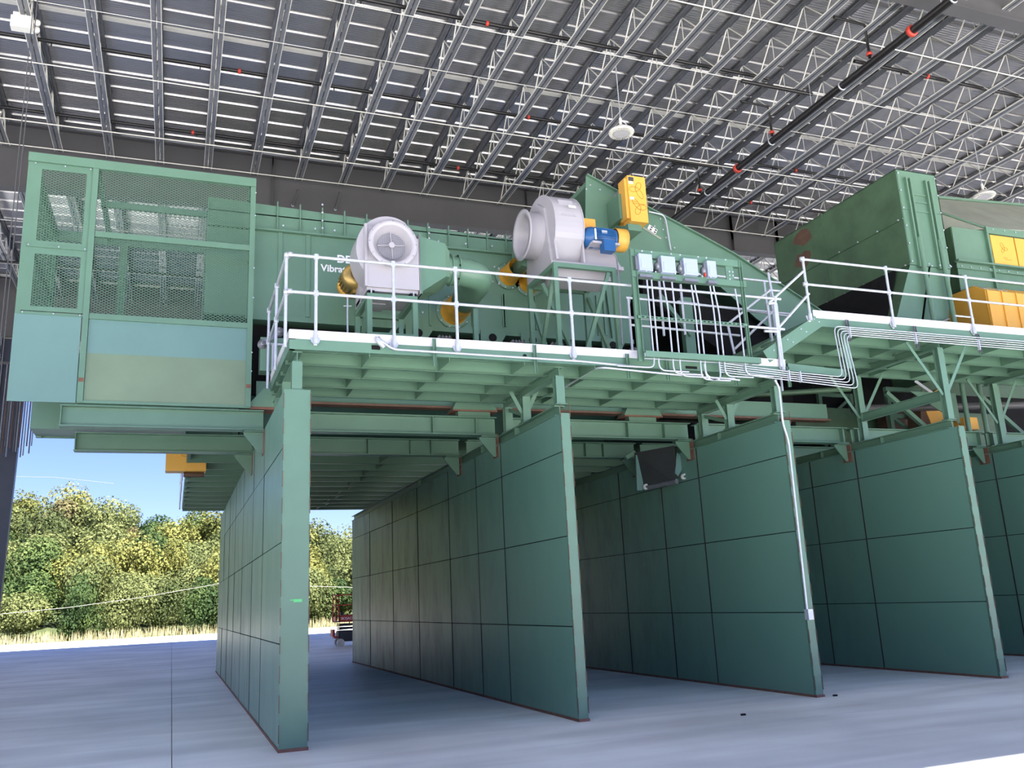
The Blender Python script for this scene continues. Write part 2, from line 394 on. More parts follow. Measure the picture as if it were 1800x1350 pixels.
# bridging lines that tie the joists together
def bridging(y, z, x0, x1, r, lab, flat=None):
    b = MB()
    r *= .68
    if flat: b.box(x0, x1, y-flat/2, y+flat/2, z-.012, z)
    else: b.tube([(x0, y, z), (x1, y, z)], r, 5)
    tag(b.build('bridging_bar', 'web'), lab, 'bridging bar')
bridging(23.35, 14.14, -11, 28, .028, 'galvanised bridging tube across the joists, the one nearest the dark girder')
bridging(20.55, 14.15, -11, 28, .024, 'galvanised bridging tube across the joists, second from the dark girder')
bridging(18.2, 14.16, -11, 28, .012, 'thin bridging rod across the joists, third from the dark girder')
bridging(16.4, 14.15, -11, 28, .016, 'bridging rod across the joists, fourth from the dark girder')
bridging(14.2, 14.15, -11, 28, .024, 'galvanised bridging tube crossing the joists near the top right corner')
bridging(24.72, 14.14, -11, 28, .024, 'bridging tube at the joist ends just in front of the dark girder')
bridging(18.4+1.25, ZD-.004, -11, 28, 0, 'pale flat lap strip across the roof deck above the joists', flat=.16)
bridging(30, 14.14, -11, 24, .024, 'bridging tube behind the dark girder, nearer one')
bridging(34, 14.14, -11, 24, .024, 'bridging tube behind the dark girder, farther one')
# sprinkler branches and the main pipe
def clampring(t, p, ax, r, m='red', w=.07):
    MB().lathe(Vector(p)-Vector(ax)*(w/2), ax, [(r*.9, 0), (r*1.35, 0), (r*1.35, w), (r*.9, w)], 12).build('coupling', m, t)
def branch(y, z, x0, x1, ring, lab):
    t = thing('sprinkler_pipe', lab, 'sprinkler pipe', (x0, y, z))
    MB().tube([(x0, y, z), (x1, y, z)], .046, 8).build('pipe', 'black', t)
    for x in ring: clampring(t, (x, y, z), (1, 0, 0), .045)
    for i in range(int((x1-x0)/3.2)):
        x = x0+1.5+3.2*i; MB().tube([(x, y, z-.03), (x, y, z-.12)], .016, 6).build('sprinkler_head', 'black', t)
branch(23.3, 14.42, -11, 13.9, [0, 7.6], 'thin black sprinkler pipe across the joists, nearest the dark girder')
branch(20.0, 14.42, -11, 13.9, [1, 8.6], 'thin black sprinkler pipe across the joists, middle one')
branch(16.5, 14.42, -11, 13.9, [6.2], 'thin black sprinkler pipe across the joists, nearest the camera')
for k, (y, x1) in enumerate(((15.2, 27), (20.6, 27), (23.0, 27))):
    branch(y, 14.42, 15.6, x1, [18], 'thin black sprinkler pipe right of the thick main, %s from the camera' % ORD[k])
branch(33.6, 14.05, -11, 20, [], 'black sprinkler pipe seen behind the dark girder and mesh')
t = thing('sprinkler_main', 'thick black sprinkler main hung below the joists with red couplings', 'sprinkler pipe', (14.87, 8, 13.45))
MB().tube([(14.87, 6, 13.45), (14.87, 24.6, 13.45)], .095, 12).build('pipe', 'black', t)
for y in (12.75, 19.4): clampring(t, (14.87, y, 13.45), (0, 1, 0), .1, w=.09)
for y in (11.6, 15.0, 17.8, 21): clampring(t, (14.87, y, 13.45), (0, 1, 0), .085, 'galv', .03)
for y in (13.9, 17.6, 21.2):
    MB().tube([(14.75, y, 13.5), (14.75, y, 14.38), (13.85, y, 14.40)], .034, 8).build('riser_pipe', 'black', t)
    clampring(t, (14.75, y, 13.6), (0, 0, 1), .05)
for y in (11.9, 16.1, 20.3):
    MB().tube([(14.87, y, 13.45), (14.87, y, 14.25)], .008, 5).build('hanger_rod', 'galv', t)
    MB().tube([(13.0, y+.3, 14.12), (15.2, y+.3, 14.12)], .05, 8).build('sway_brace', 'black', t)

def high_bay(x, y, z, lab, zt=ZD+.02):
    t = thing('high_bay_light', lab, 'ceiling light', (x, y, z))
    MB().lathe((x, y, z), (0, 0, 1), [(.2, 0), (.21, .02), (.3, .0), (.315, .03), (.30, .07), (.12, .11), (.10, .2), (.03, .22)], 28).build('housing', 'white', t)
    MB().disc((x, y, z-.002), (0, 0, 1), .195, .012, 24).build('lens', 'toe', t)
    f = MB()
    for k in range(28):
        a = 2*PI*k/28; f.box(-.001, .001, 0, .001, 0, .001) if False else f.bar((x+.215*math.cos(a), y+.215*math.sin(a), z-.003), (x+.292*math.cos(a), y+.292*math.sin(a), z-.003), .012, .02)
    f.build('cooling_fins', 'web', t)
    MB().tube([(x, y, z+.2), (x, y, z+.42)], .035, 8).build('driver', 'white', t)
    MB().tube([(x, y, z+.4), (x, y, zt)], .012, 5).build('hanging_cable', 'galv', t)
    MB().tube(smooth_path([(x+.03, y, z+.35), (x+.17, y, z+.3), (x+.1, y, z+.08)], .1), .01, 5).build('flex_cable', 'white', t)
high_bay(9.75, 17.0, 12.45, 'round white high-bay light hanging above the grey fans')
high_bay(21.9, 17.3, 12.45, 'round white high-bay light hanging above the green hopper at right')
p = at(40, 45, 2, 13.95)
t = thing('emergency_light', 'small white emergency light box on the joist at the top left corner', 'emergency light', p)
MB().box(p.x-.22, p.x+.2, p.y-.1, p.y+.1, p.z-.1, p.z+.16).build('housing', 'white', t)
for s in (0, 1): MB().lathe((p.x+.27, p.y-.02, p.z+.1-.17*s), (0, -1, 0), [(.01, -.06), (.06, -.04), (.07, .04), (.005, .045)], 12).build('lamp_head', 'white', t)
MB().box(p.x-.2, p.x+.18, p.y-.02, p.y+.02, p.z+.16, 14.25).build('bracket', 'white', t)

# ================================================================ HILLSIDE
hm = MB(); NX, NY = 30, 14
def hz(x, y):
    t = max(0, min(1, (y-72)/52.)); r = 8.0-.17*max(-45, min(32, x))+.5*math.sin(x*.19)
    return r*t**1.1 - .02
for j in range(NY+1):
    for i in range(NX+1):
        x = -110+i*9; y = 69.2+j*6.5; hm.v.append((x, y, max(-.1, hz(x, y))))
for j in range(NY):
    for i in range(NX):
        a = j*(NX+1)+i; hm.f.append((a, a+1, a+NX+2, a+NX+1)); hm.sm.append(True)
h = hm.build('hillside', 'soil'); h['kind'] = 'structure'
def leaf_crown(seed, nleaf, tall=1.0, dens=1.0):
    rnd = random.Random(seed); b = MB(); blobs = []
    for k in range(11):
        a = rnd.uniform(0, 2*PI); rr = rnd.uniform(0, .62); zz = rnd.uniform(.25, .92)
        blobs.append((rr*math.cos(a)*(1.25-zz*.7), rr*math.sin(a)*(1.25-zz*.7), zz*tall, rnd.uniform(.24, .42)))
    for k in range(nleaf):
        bx, by, bz, br = blobs[rnd.randrange(len(blobs))]
        d = Vector((rnd.gauss(0, 1), rnd.gauss(0, 1), rnd.gauss(0, 1))).normalized()
        q = br*(.62+.42*rnd.random()**.5); c = Vector((bx, by, bz))+d*q
        nrm = (d+Vector((rnd.gauss(0, .5), rnd.gauss(0, .5), rnd.gauss(0, .5)+.3))).normalized()
        u = nrm.orthogonal().normalized(); w = nrm.cross(u); a = rnd.uniform(0, PI); u2 = u*math.cos(a)+w*math.sin(a); w2 = nrm.cross(u2)
        s = rnd.uniform(.017, .034)
        b.v += [tuple(c-u2*s), tuple(c+w2*s*.8), tuple(c+u2*s), tuple(c-w2*s*.8)]
        o = len(b.v)-4; b.f.append((o, o+1, o+2, o+3)); b.sm.append(False)
    core = MB()
    for (bx, by, bz, br) in blobs: core.lathe((bx, by, bz-br*.72), (0, 0, 1), [(.01, 0), (br*.5, br*.2), (br*.7, br*.72), (br*.5, br*1.2), (.01, br*1.4)], 7, False)
    return b, core
names = ['olive-green', 'yellow-green', 'dark green', 'rusty brown']
protos = []
for k in range(8):
    mi = [0, 0, 1, 0, 2, 1, 3, 2][k]
    b, core = leaf_crown(k+3, 6000)
    t = thing('hillside_tree', '', 'tree', (0, 0, -200), 'trees on the hillside'); t['_o'] = (0., 0., 0.)
    b.build('foliage', LEAF[mi], t, recalc=False)
    tr = MB().tube([(0, 0, -.15), (.01, .01, .25), (0, .02, .6)], .018, 6)
    for a in range(4): tr.tube([(0, .02, .25+.06*a), (.28*math.cos(a*1.7), .28*math.sin(a*1.7), .55+.07*a)], .009, 5)
    tr.build('trunk', 'bark', t)
    protos.append((t, mi))
def ordw(n):
    u_ = ORD[:19]; tens = {2: 'twenty', 3: 'thirty', 4: 'forty', 5: 'fifty', 6: 'sixty'}
    if n < 20: return u_[n-1]
    return {2: 'twentieth', 3: 'thirtieth', 4: 'fortieth', 5: 'fiftieth', 6: 'sixtieth'}[n//10] if n % 10 == 0 else tens[n//10]+'-'+u_[n % 10-1]
used = set(); rows = [(74.5, 4.2, 4.2), (80, 4.8, 5.2), (87, 5.4, 5.8), (95, 6.0, 6.4), (104, 6.5, 6.8), (114, 7, 7.0), (124, 7.5, 7.0)]
rn = random.Random(11); rowname = ['front', 'second', 'third', 'fourth', 'fifth', 'sixth', 'topmost']
cnt = 0
for ri, (yy, w, hgt) in enumerate(rows):
    x = -yy*.42-8 + rn.uniform(0, 3); ni = 0
    while x < yy*.34+12:
        k = rn.randrange(8)
        if ri == 0 and rn.random() < .5: k = rn.choice([0, 1, 3])
        pt, mi = protos[k]; y = yy+rn.uniform(-2.0, 2.0); s = w*rn.uniform(.8, 1.25); hh = hgt*rn.uniform(.72, 1.18)
        side = 'left of the green walls' if x < yy*.03 else 'behind the green walls'
        ni += 1; lab = '%s tree, %s from the left in the %s row up the hillside' % (names[mi], ordw(ni), rowname[ri])
        if k not in used: used.add(k); o = pt; o['label'] = lab
        else: o = dup(pt, (0, 0, 0), lab)
        o.location = (x, y, hz(x, y)); o.scale = (s*.75, s*.75, hh*.86); o.rotation_euler = (0, 0, rn.uniform(0, 6.28))
        x += w*rn.uniform(.55, .85); cnt += 1
for k in range(8):
    if k not in used:
        for c in list(protos[k][0].children): bpy.data.objects.remove(c)
        bpy.data.objects.remove(protos[k][0])
gr = MB(); rg = random.Random(5)
for k in range(9000):
    x = rg.uniform(-45, 50); y = rg.uniform(69.4, 73.8); z = max(0, hz(x, y)); hh = rg.uniform(.25, .95); a = rg.uniform(0, PI); dx, dy = .05*math.cos(a), .05*math.sin(a); lx = rg.uniform(-.15, .15)
    gr.v += [(x-dx, y-dy, z-.03), (x+dx, y+dy, z-.03), (x+lx, y, z+hh)]; o = len(gr.v)-3; gr.f.append((o, o+1, o+2)); gr.sm.append(False)
go = gr.build('tall_grass', 'drygrass', recalc=False); tag(go, 'dry pale grass along the foot of the wooded hillside', 'grass'); go['kind'] = 'stuff'
a, b = at(-150, 1094, 1, 62), at(385, 1026, 1, 62)
tag(MB().tube([a, at(120, 1068, 1, 62), at(250, 1050, 1, 62), b, at(640, 1033, 1, 62), at(900, 1060, 1, 62)], .018, 5).build('overhead_cable', 'wire'), 'pale overhead cable sagging in front of the wooded hillside', 'cable')
a = at(-100, 836, 1, 118)
tag(MB().tube([a, at(95, 839, 1, 118), at(200, 850, 1, 118)], .022, 5).build('overhead_cable', 'wire'), 'pale cable crossing the treetops at the left edge', 'cable')

# ================================================================ DIVIDER WALLS
WX = [(1.22, 1.54), (5.03, 5.16), (8.83, 8.95), (12.45, 12.58), (16.1, 16.22), (19.75, 19.87)]
ZR = [.0, 1.2, 2.4, 3.57]
def divider(i, ys, y1=27.0):
    x0, x1 = WX[i]; top = 4.31 if i == 0 else 4.12
    lab = ['thick green steel divider wall at the far left, under the platform corner', 'green steel divider wall, second from the left, scuffed inside',
           'green steel divider wall carrying a conduit down its end', 'green steel divider wall, fourth from the left, under the stair landing',
           'green steel divider wall at the right edge of the photo', 'green steel divider wall just beyond the right edge'][i]
    t = thing('divider_wall', lab, 'wall', (x0, 11.12, 0), 'green divider walls')
    MB().box(x0+.02, x1-.02, 11.2, y1-.03, .0, top-.02).build('core', 'rubber', t)
    MB().box(x0-.005, x1+.005, 11.12, 11.145, .0, top).build('end_plate', 'green', t)
    if i == 0: pass
    zr = ZR+[top]
    for a in range(len(ys)-1):
        for b in range(4):
            d = random.uniform(-.004, .004)
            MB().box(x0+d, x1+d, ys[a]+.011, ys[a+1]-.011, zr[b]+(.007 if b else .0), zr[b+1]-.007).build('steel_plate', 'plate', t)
    for yj in ys[1:-1]:
        MB().box(x0-.005, x1+.005, yj-.014, yj+.014, .02, top-.01).build('joint_seam', 'seam', t)
    s = MB()
    s.box(x0-.012, x1+.012, 11.10, y1, 0, .035)
    s.build('rusty_foot_strip', 'rust', t)
    wl_ = MB()
    for k in range(13):
        z = .1+k*.33
        for xx in (x0-.008, x1+.008): wl_.box(xx-.004, xx+.004, 11.11, 11.118, z, z+.2)
    wl_.build('stitch_weld', 'brown', t)
    if i:
        MB().ibeam(((x0+x1)/2, 11.3, top+.07), ((x0+x1)/2, y1, top+.07), .16, .15).build('cap_beam', 'green', t)
        for y in (12.9, 14.6, 16.4, 19): MB().box(x0-.02, x1+.02, y, y+.012, top+.01, top+.13).build('cap_stiffener', 'green', t)
    for k, y in enumerate((13.85, 15.95)):                 # brackets under the cross beams
        zt = 4.28
        for sgn, xx in ((-1, x0), (1, x1)):
            if i == 0 and sgn == 1 and False: continue
            g_ = MB().prism([(xx+sgn*.012, y-.012, zt), (xx+sgn*.30, y-.012, zt), (xx+sgn*.30, y-.012, zt-.05), (xx+sgn*.012+sgn*.05, y-.012, zt-.34), (xx+sgn*.012, y-.012, zt-.34)], (0, .024, 0))
            g_.box(xx+sgn*.012, xx+sgn*.30, y-.11, y+.11, zt-.015, zt)
            g_.build('gusset_bracket', 'green', t)
            MB().box(xx, xx+sgn*.012, y-.13, y+.13, zt-.36, zt+.02).build('rusty_pad', 'rust', t)
    return t
YS = [11.15, 13.65, 15.0, 16.75, 19.2, 21.65, 24.4, 27.0]
w1 = divider(0, [11.15, 13.65, 15.5, 17.8, 20.1, 22.2, 24.5, 27.0])
for i in range(1, 6): divider(i, YS)
p1 = at(525, 1056, 1, 11.118); MB().box(p1.x-.06, p1.x+.04, 11.114, 11.12, p1.z-.015, p1.z+.02).build('spray_mark', 'spray', w1)
MB().box(p1.x-.10, p1.x-.06, 11.114, 11.12, p1.z+.006, p1.z+.018).build('spray_mark', 'spray', w1)

# cross beams between the walls
def xbeam(x0, x1, y, lab, stiff=(), z0=4.29, z1=4.60):
    t = thing('cross_beam', lab, 'steel beam', (x0, y, z0), 'cross beams under the machine')
    MB().ibeam((x0, y, (z0+z1)/2), (x1, y, (z0+z1)/2), .22, z1-z0, .016, .012).build('beam', 'green', t)
    for x in stiff: MB().box(x-.006, x+.006, y-.105, y+.105, z0+.016, z1-.016).build('stiffener', 'green', t)
xbeam(-1.62, 1.205, 13.85, 'front green cantilever beam under the mesh enclosure', (-1.6,))
xbeam(-1.62, 1.205, 15.95, 'rear green cantilever beam under the mesh enclosure', (-1.6,))
bays = [(1.555, 5.015), (5.175, 8.815), (8.965, 12.435), (12.595, 16.085), (16.235, 19.735)]
bn = ['between the first and second divider walls', 'between the second and third divider walls', 'between the third and fourth divider walls', 'between the fourth and fifth divider walls', 'in the bay at the right edge']
for k, (a, b) in enumerate(bays):
    xbeam(a, b, 13.85, 'front green cross beam ' + bn[k], (a+2.35, a+3.1) if k < 2 else (a+.1, b-.12))
    xbeam(a, b, 15.95, 'rear green cross beam ' + bn[k], (a+1.7, a+2.5, a+2.9))

# ================================================================ WALKWAY PLATFORMS
def platform(name, lab, x0, x1, y0, y1, zd, nb, ny, h=.17, rim=.14, toe=.12, toe_m='toe', left=True, hz_=None):
    t = thing('walkway_platform' if name is None else name, lab, 'platform', (x0, y0, zd))
    MB().box(x0, x1, y0, y1, zd-.012, zd).build('deck_plate', 'green', t)
    e = MB().channel((x0, y0+.005, zd-rim/2), (x1, y0+.005, zd-rim/2), .07, rim, .009, -1); e.build('edge_channel', 'green', t)
    if left: MB().channel((x0+.005, y0, zd-rim/2), (x0+.005, y1, zd-rim/2), .07, rim, .009, 1).build('edge_channel', 'green', t)
    MB().channel((x1-.005, y0, zd-rim/2), (x1-.005, y1, zd-rim/2), .07, rim, .009, -1).build('edge_channel', 'green', t)
    for k in range(1, ny+1):
        y = y0+(y1-y0)*k/ny-.02
        MB().channel((x0+.02, y, zd-h/2-.012), (x1-.02, y, zd-h/2-.012), .05, h, .008, 1).build('floor_beam', 'green', t)
    for k in range(nb):
        x = x0+(x1-x0)*(k+1)/(nb+1)
        for q in range(ny):
            ya, yb = y0+(y1-y0)*q/ny+.02, y0+(y1-y0)*(q+1)/ny-.03
            xx = x+(.06 if q % 2 else -.06)
            MB().box(xx-.004, xx+.004, ya, yb, zd-h*.9-.012, zd-.012).build('floor_rib', 'green', t)
    if toe:
        MB().box(x0, x1, y0-.006, y0, zd-.0, zd+toe).build('toe_board', toe_m, t)
        MB().box(x0, x1, y0-.018, y0-.006, zd+toe-.012, zd+toe).build('toe_board_lip', toe_m, t)
        if left: MB().box(x0-.006, x0, y0, y1, zd, zd+toe).build('toe_board', toe_m, t)
    return t
YP = 11.12
p_low = platform(None, 'lower green walkway platform along the front of the vibrating machine', 1.27, 9.0, YP, 13.5, 4.985, 6, 4, h=.195)
for (u, v) in ((745/3.75*0+661, 590), (920, 617)):
    q = at(u, v, 1, YP)
MB().box(at(653, 590, 1, YP-.006).x, at(668, 590, 1, YP-.006).x, YP-.007, YP-.003, 4.895, 4.955).build('cable_slot', 'rubber', p_low)
MB().disc((at(922, 618, 1, YP).x, YP-.003, 4.925), (0, -1, 0), .028, .003, 16).build('cable_hole', 'rubber', p_low)
q = at(1214, 636, 1, YP); MB().box(q.x-.1, q.x+.1, YP-.007, YP-.003, 4.87, 4.91).build('cable_slot', 'rubber', p_low)
p_up = platform(None, 'upper green walkway platform at the right behind the stair', 9.68, 20.6, YP, 13.6, 5.86, 9, 4, toe=.13, left=False, h=.24)
p_far = platform(None, 'far green walkway platform seen from below between the walls', .15, 16.0, 17.7, 27.7, 4.74, 7, 11, toe=0, h=.19)
# unistrut hangers under the lower platform edge
for k, (u, v0, v1) in enumerate(((763, 595, 644), (939, 606, 655), (1102, 622, 665), (1172, 634, 668), (1291, 645, 677), (1384, 645, 680))):
    a, b = at(u, v0, 1, YP-.05), at(u+1, v1, 1, YP-.05)
    MB().channel((a.x, YP-.04, a.z), (a.x, YP-.04, b.z), .03, .045, .004, 1, up=(1, 0, 0)).build('strut_channel', 'green', p_low)
for k, (u, v0, v1) in enumerate(((1488, 562, 600), (1607, 573, 612), (1718, 587, 620))):
    a, b = at(u, v0, 1, YP-.05), at(u+1, v1, 1, YP-.05)
    MB().channel((a.x, YP-.04, a.z), (a.x, YP-.04, b.z), .03, .045, .004, 1, up=(1, 0, 0)).build('strut_channel', 'joist', p_up)

RB = .022
def rail_run(pts, lab, posts, zt=1.13, zm=.62, base=True, name='handrail', grp='galvanised handrails', drop=.05):
    pts = [Vector(p) for p in pts]
    t = thing(name, lab, 'handrail', pts[0], grp)
    for nm, z in (('top_rail', zt), ('mid_rail', zm)):
        MB().tube([p+Vector((0, 0, z)) for p in pts], RB, 10).build(nm, 'galv', t)
        MB().lathe(pts[0]+Vector((0, 0, z-.03)), (0, 0, 1), [(.03, 0), (.036, .0), (.036, .06), (.03, .06)], 10).build('elbow_fitting', 'galv', t)
    for p in posts:
        p = Vector(p)
        MB().tube([p-Vector((0, 0, drop)), p+Vector((0, 0, zt))], RB, 10).build('post', 'galv', t)
        for z in (zt, zm): MB().tube([p+Vector((0, 0, z-.04)), p+Vector((0, 0, z+.035))], .034, 10).build('tee_fitting', 'galv', t)
        if base:
            MB().prism([(p.x-.065, p.y+.022, p.z+.02), (p.x-.055, p.y+.022, p.z-.03), (p.x-.015, p.y+.022, p.z-.085), (p.x+.015, p.y+.022, p.z-.085), (p.x+.055, p.y+.022, p.z-.03), (p.x+.065, p.y+.022, p.z+.02)], (0, .01, 0)).build('base_bracket', 'galv', t)
            MB().tube([p-Vector((0, 0, .07)), p+Vector((0, 0, .05))], .032, 10).build('base_socket', 'galv', t)
    return t
zd = 4.985; yr = YP-.045
px = [at(u, 590, 1, yr).x for u in (508, 555, 693, 804, 1007)]
rail_run([(px[0], yr, zd), (9.03, yr, zd)], 'long galvanised handrail along the front of the lower platform', [(x, yr, zd) for x in px[1:]]+[(8.92, yr, zd)])
xl = 1.22
rail_run([(xl, yr+.03, zd), (xl, 13.5, zd)], 'galvanised handrail along the left end of the lower platform', [(xl, yr+.06, zd), (xl, 12.3, zd), (xl, 13.42, zd)], base=False, drop=.12)
t = thing('handrail', 'galvanised inner handrail running back along the rear of the lower platform', 'handrail', (1.3, 13.5, zd), 'galvanised handrails')
MB().tube([(1.2, 13.52, zd+.62), (5.6, 13.52, zd+.62)], RB, 8).build('mid_rail', 'galv', t)
for x in (1.3, 3.0): MB().tube([(x, 13.52, zd), (x, 13.52, zd+.62)], RB, 8).build('post', 'galv', t)
# inner rail behind the control frame
t = thing('handrail', 'galvanised inner handrail behind the grey switch boxes', 'handrail', (6.9, 12.2, zd), 'galvanised handrails')
yy = 12.2
for (u0, v0, u1, v1) in ((1100, 523, 1390, 552), (1107, 571, 1300, 590)):
    MB().tube([at(u0, v0, 1, yy), at(u1, v1, 1, yy)], RB, 8).build('rail', 'galv', t)
for (u, v0, v1) in ((1104, 523, 610), (1118, 528, 610), (1158, 488, 590), (1196, 500, 588)):
    a, b = at(u, v0, 1, yy), at(u+3, v1, 1, yy); MB().tube([a, (a.x, yy, zd if v1 > 600 else b.z)], RB, 8).build('post', 'galv', t)
t = thing('handrail', 'galvanised rail above the dark inlet behind the switch boxes', 'handrail', (8.0, 12.6, zd), 'galvanised handrails')
a, b = at(1185, 477, 1, 12.6), at(1372, 497, 1, 12.6)
MB().tube([a, b], RB, 8).build('top_rail', 'galv', t)
MB().tube([at(1190, 530, 1, 12.6), at(1390, 556, 1, 12.6)], RB, 8).build('mid_rail', 'galv', t)
for u in (1343, 1352): 
    c = at(u, 495, 1, 12.6); MB().tube([c, (c.x, 12.6, zd)], RB, 8).build('post', 'galv', t)
# stair and its rails
xs0, xs1 = 9.05, 9.75; zs0, zs1 = zd-.12, 5.84
t = thing('stair', 'short green steel stair linking the lower and upper platforms', 'stair', (xs0, YP, zs0))
a, b = at(1352, 628, 1, YP), at(1437, 562, 1, YP)
MB().channel((a.x-.06, YP-.01, a.z), (b.x, YP-.01, b.z-.03), .05, .21, .01, -1).build('stringer', 'green', t)
MB().channel((a.x-.06, YP+.85, a.z), (b.x, YP+.85, b.z-.03), .05, .21, .01, 1).build('stringer', 'green', t)
for k in range(4):
    f = (k+.6)/4.3; x = a.x+(b.x-a.x)*f; z = a.z+(b.z-a.z)*f
    MB().box(x-.12, x+.12, YP, YP+.84, z, z+.03).build('tread', 'green', t)
bo = [Vector((a.x+(b.x-a.x)*f+.0+dx, YP-.015, a.z+(b.z-a.z)*f+dz)) for f in (.12, .4, .68, .95) for dx, dz in ((-.04, .03), (.06, -.01))]
bolts(bo, (0, -1, 0), .013, .012).build('bolt', 'galv', t)
MB().bar(at(1478, 560, 1, YP+.05), at(1493, 648, 1, YP+.05), .10, .04, (0, 1, 0)).build('drop_post', 'green', t)
MB().channel(at(1385, 645, 1, YP+.03), at(1484, 656, 1, YP+.03), .06, .12, .01, -1).build('toe_beam', 'green', t)
t = thing('handrail', 'sloping galvanised handrail of the short stair', 'handrail', (9.05, yr, zd), 'galvanised handrails')
for (pa, pb) in (((1352, 532), (1413, 476)), ((1365, 580), (1422, 516))):
    MB().tube([at(*pa, 1, yr), at(*pb, 1, yr)], RB, 8).build('sloping_rail', 'galv', t)
MB().tube(smooth_path([at(1373, 645, 1, yr), at(1361, 533, 1, yr)], .05), RB, 8).build('post', 'galv', t)
lo = [at(1350, 534, 1, yr+.0), at(1364, 532, 1, yr), at(1370, 583, 1, yr), at(1344, 582, 1, yr)]
MB().tube(smooth_path(lo, .04), RB, 8).build('closing_loop', 'galv', t)
MB().tube([at(1349, 534, 1, yr+.75), at(1363, 640, 1, yr+.75)], RB, 8).build('post', 'galv', t)
t = thing('handrail', 'far sloping galvanised rail of the short stair behind the switch conduits', 'handrail', (9.0, 11.98, zd), 'galvanised handrails')
y9 = 11.98
MB().tube(smooth_path([at(1356, 508, 1, y9), at(1279, 570, 1, y9), at(1291, 622, 1, y9)], .06), RB, 8).build('sloping_rail', 'galv', t)
MB().tube([at(1366, 540, 1, y9), at(1291, 614, 1, y9)], RB, 8).build('sloping_rail', 'galv', t)
MB().tube([at(1350, 480, 1, y9), at(1360, 530, 1, y9)], RB, 8).build('post', 'galv', t)
MB().tube([at(1351, 510, 1, y9), at(1375, 512, 1, y9)], RB, 8).build('end_stub', 'galv', t)
# upper platform handrail
zd2 = 5.86
ux = [at(u, 555, 1, yr).x for u in (1424, 1569, 1708)]
rail_run([(ux[0]-.02, yr, zd2), (18.2, yr, zd2)], 'galvanised handrail along the front of the upper platform', [(x, yr, zd2) for x in ux]+[(14.7, yr, zd2), (16.3, yr, zd2), (17.9, yr, zd2)], zt=1.0, zm=.56)
t = thing('handrail', 'small galvanised corner rail beside the yellow guard on the upper platform', 'handrail', (12.8, yr, zd2), 'galvanised handrails')
MB().tube(smooth_path([at(1679, 555, 1, yr+.1), at(1710, 558, 1, yr+.1), at(1712, 580, 1, yr+.1)], .04), .018, 8).build('rail', 'galv', t)

# Y shaped supports on top of the walls
def yframe(x, lab, zt, ys=(11.3, 12.62, 13.42), zb=4.27, brace_y=(12.62,), cap_y1=13.6):
    t = thing('support_frame', lab, 'steel support', (x, ys[0], zb), 'supports between walls and platform')
    for y in ys:
        MB().ibeam((x, y, zb), (x, y, zt-.14), .13, .12, .012, .01).build('post', 'green', t)
        MB().box(x-.09, x+.09, y-.08, y+.08, zb-.0, zb+.012).build('base_plate', 'green', t)
    MB().ibeam((x, ys[0]-.05, zt-.07), (x, cap_y1, zt-.07), .12, .14, .012, .01).build('cap_beam', 'green', t)
    zz = zb+(zt-zb)*.32
    for y in brace_y:
        for s in (-1, 1):
            MB().angle((x+s*.05, y-.03, zz), (x+s*(zt-zz-.1)*.8, y-.03, zt-.05), .06, .008, 1, 1, (0, 1, 0)).build('knee_brace', 'green', t)
    if len(ys) > 2 and abs(zt-zb) > .5:
        MB().angle((x, ys[-2], zb+.1), (x, ys[-1], zt-.2), .06, .008).build('knee_brace', 'green', t)
    return t
yframe(1.38, 'steel support posts on the thick left divider wall', 4.83, ys=(11.22, 12.3, 13.3), zb=4.31, brace_y=())
yframe(5.10, 'Y shaped steel support on the second divider wall', 4.83)
yframe(8.89, 'Y shaped steel support on the third divider wall beside the conduits', 4.83)
yframe(12.52, 'tall Y shaped steel support on the fourth divider wall', 5.70, ys=(11.35, 13.4), brace_y=(11.35, 13.4))
yframe(16.16, 'tall Y shaped steel support on the fifth divider wall', 5.70, ys=(11.35, 13.4), brace_y=(11.35, 13.4))
MB().channel((12.5, 11.4, 4.72), (12.5, 13.4, 4.72), .06, .17, .01, -1).build('tie_channel', 'green', bpy.data.objects['support_frame.003'])

# ================================================================ MESH ENCLOSURE (left)
YC = 13.72
cg = thing('mesh_enclosure', 'large green steel enclosure with expanded mesh windows at the left end', 'enclosure', (-2.3, YC, 4.6))
X0, XA, X1 = -2.29, -1.40, 1.0; Z0, Z1, Z2, Z3 = 4.64, 5.95, 7.24, 8.45; YB = 16.7
def bx(nm, m, *a): return MB().box(*a).build(nm, m, cg)
for (a, b, y0, y1, m) in ((X0, X0+.07, YC, YC+.07, 0), (XA-.005, XA+.075, YC-.03, YC+.04, 0), (X1-.08, X1, YC-.03, YC+.04, 0)): bx('corner_post', 'green', a, b, y0, y1, Z0, Z3-.14)
bx('top_rail', 'green', X0, X1, YC-.045, YC+.05, Z3-.14, Z3)
bx('top_rail_lip', 'green', XA+.08, X1-.002, YC-.052, YC-.045, Z3-.15, Z3-.075)
bx('mid_rail', 'green', XA+.08, X1-.08, YC-.02, YC+.03, Z2-.045, Z2+.045)
bx('sill_rail', 'green', XA+.08, X1-.08, YC-.02, YC+.03, Z1-.055, Z1+.03)
bx('mid_rail', 'green', X0+.07, XA, YC-.02, YC+.03, Z2-.29, Z2-.25)
bx('sill_rail', 'green', X0+.07, XA, YC-.02, YC+.03, Z1-.04, Z1)
for (za, zb) in ((Z1+.02, Z2-.29), (Z2-.25, Z3-.14)):       # perforated side strips of the left window
    for (xa, xb) in ((X0+.07, X0+.19), (XA-.09, XA-.006)): bx('window_frame', 'green', xa, xb, YC, YC+.02, za, zb)
    bx('window_frame', 'green', X0+.19, XA-.09, YC, YC+.02, zb-.1, zb); bx('window_frame', 'green', X0+.19, XA-.09, YC, YC+.02, za, za+.07)
bx('lower_panel', 'teal', X0, XA-.02, YC-.01, YC+.01, Z0-.02, Z1-.04)
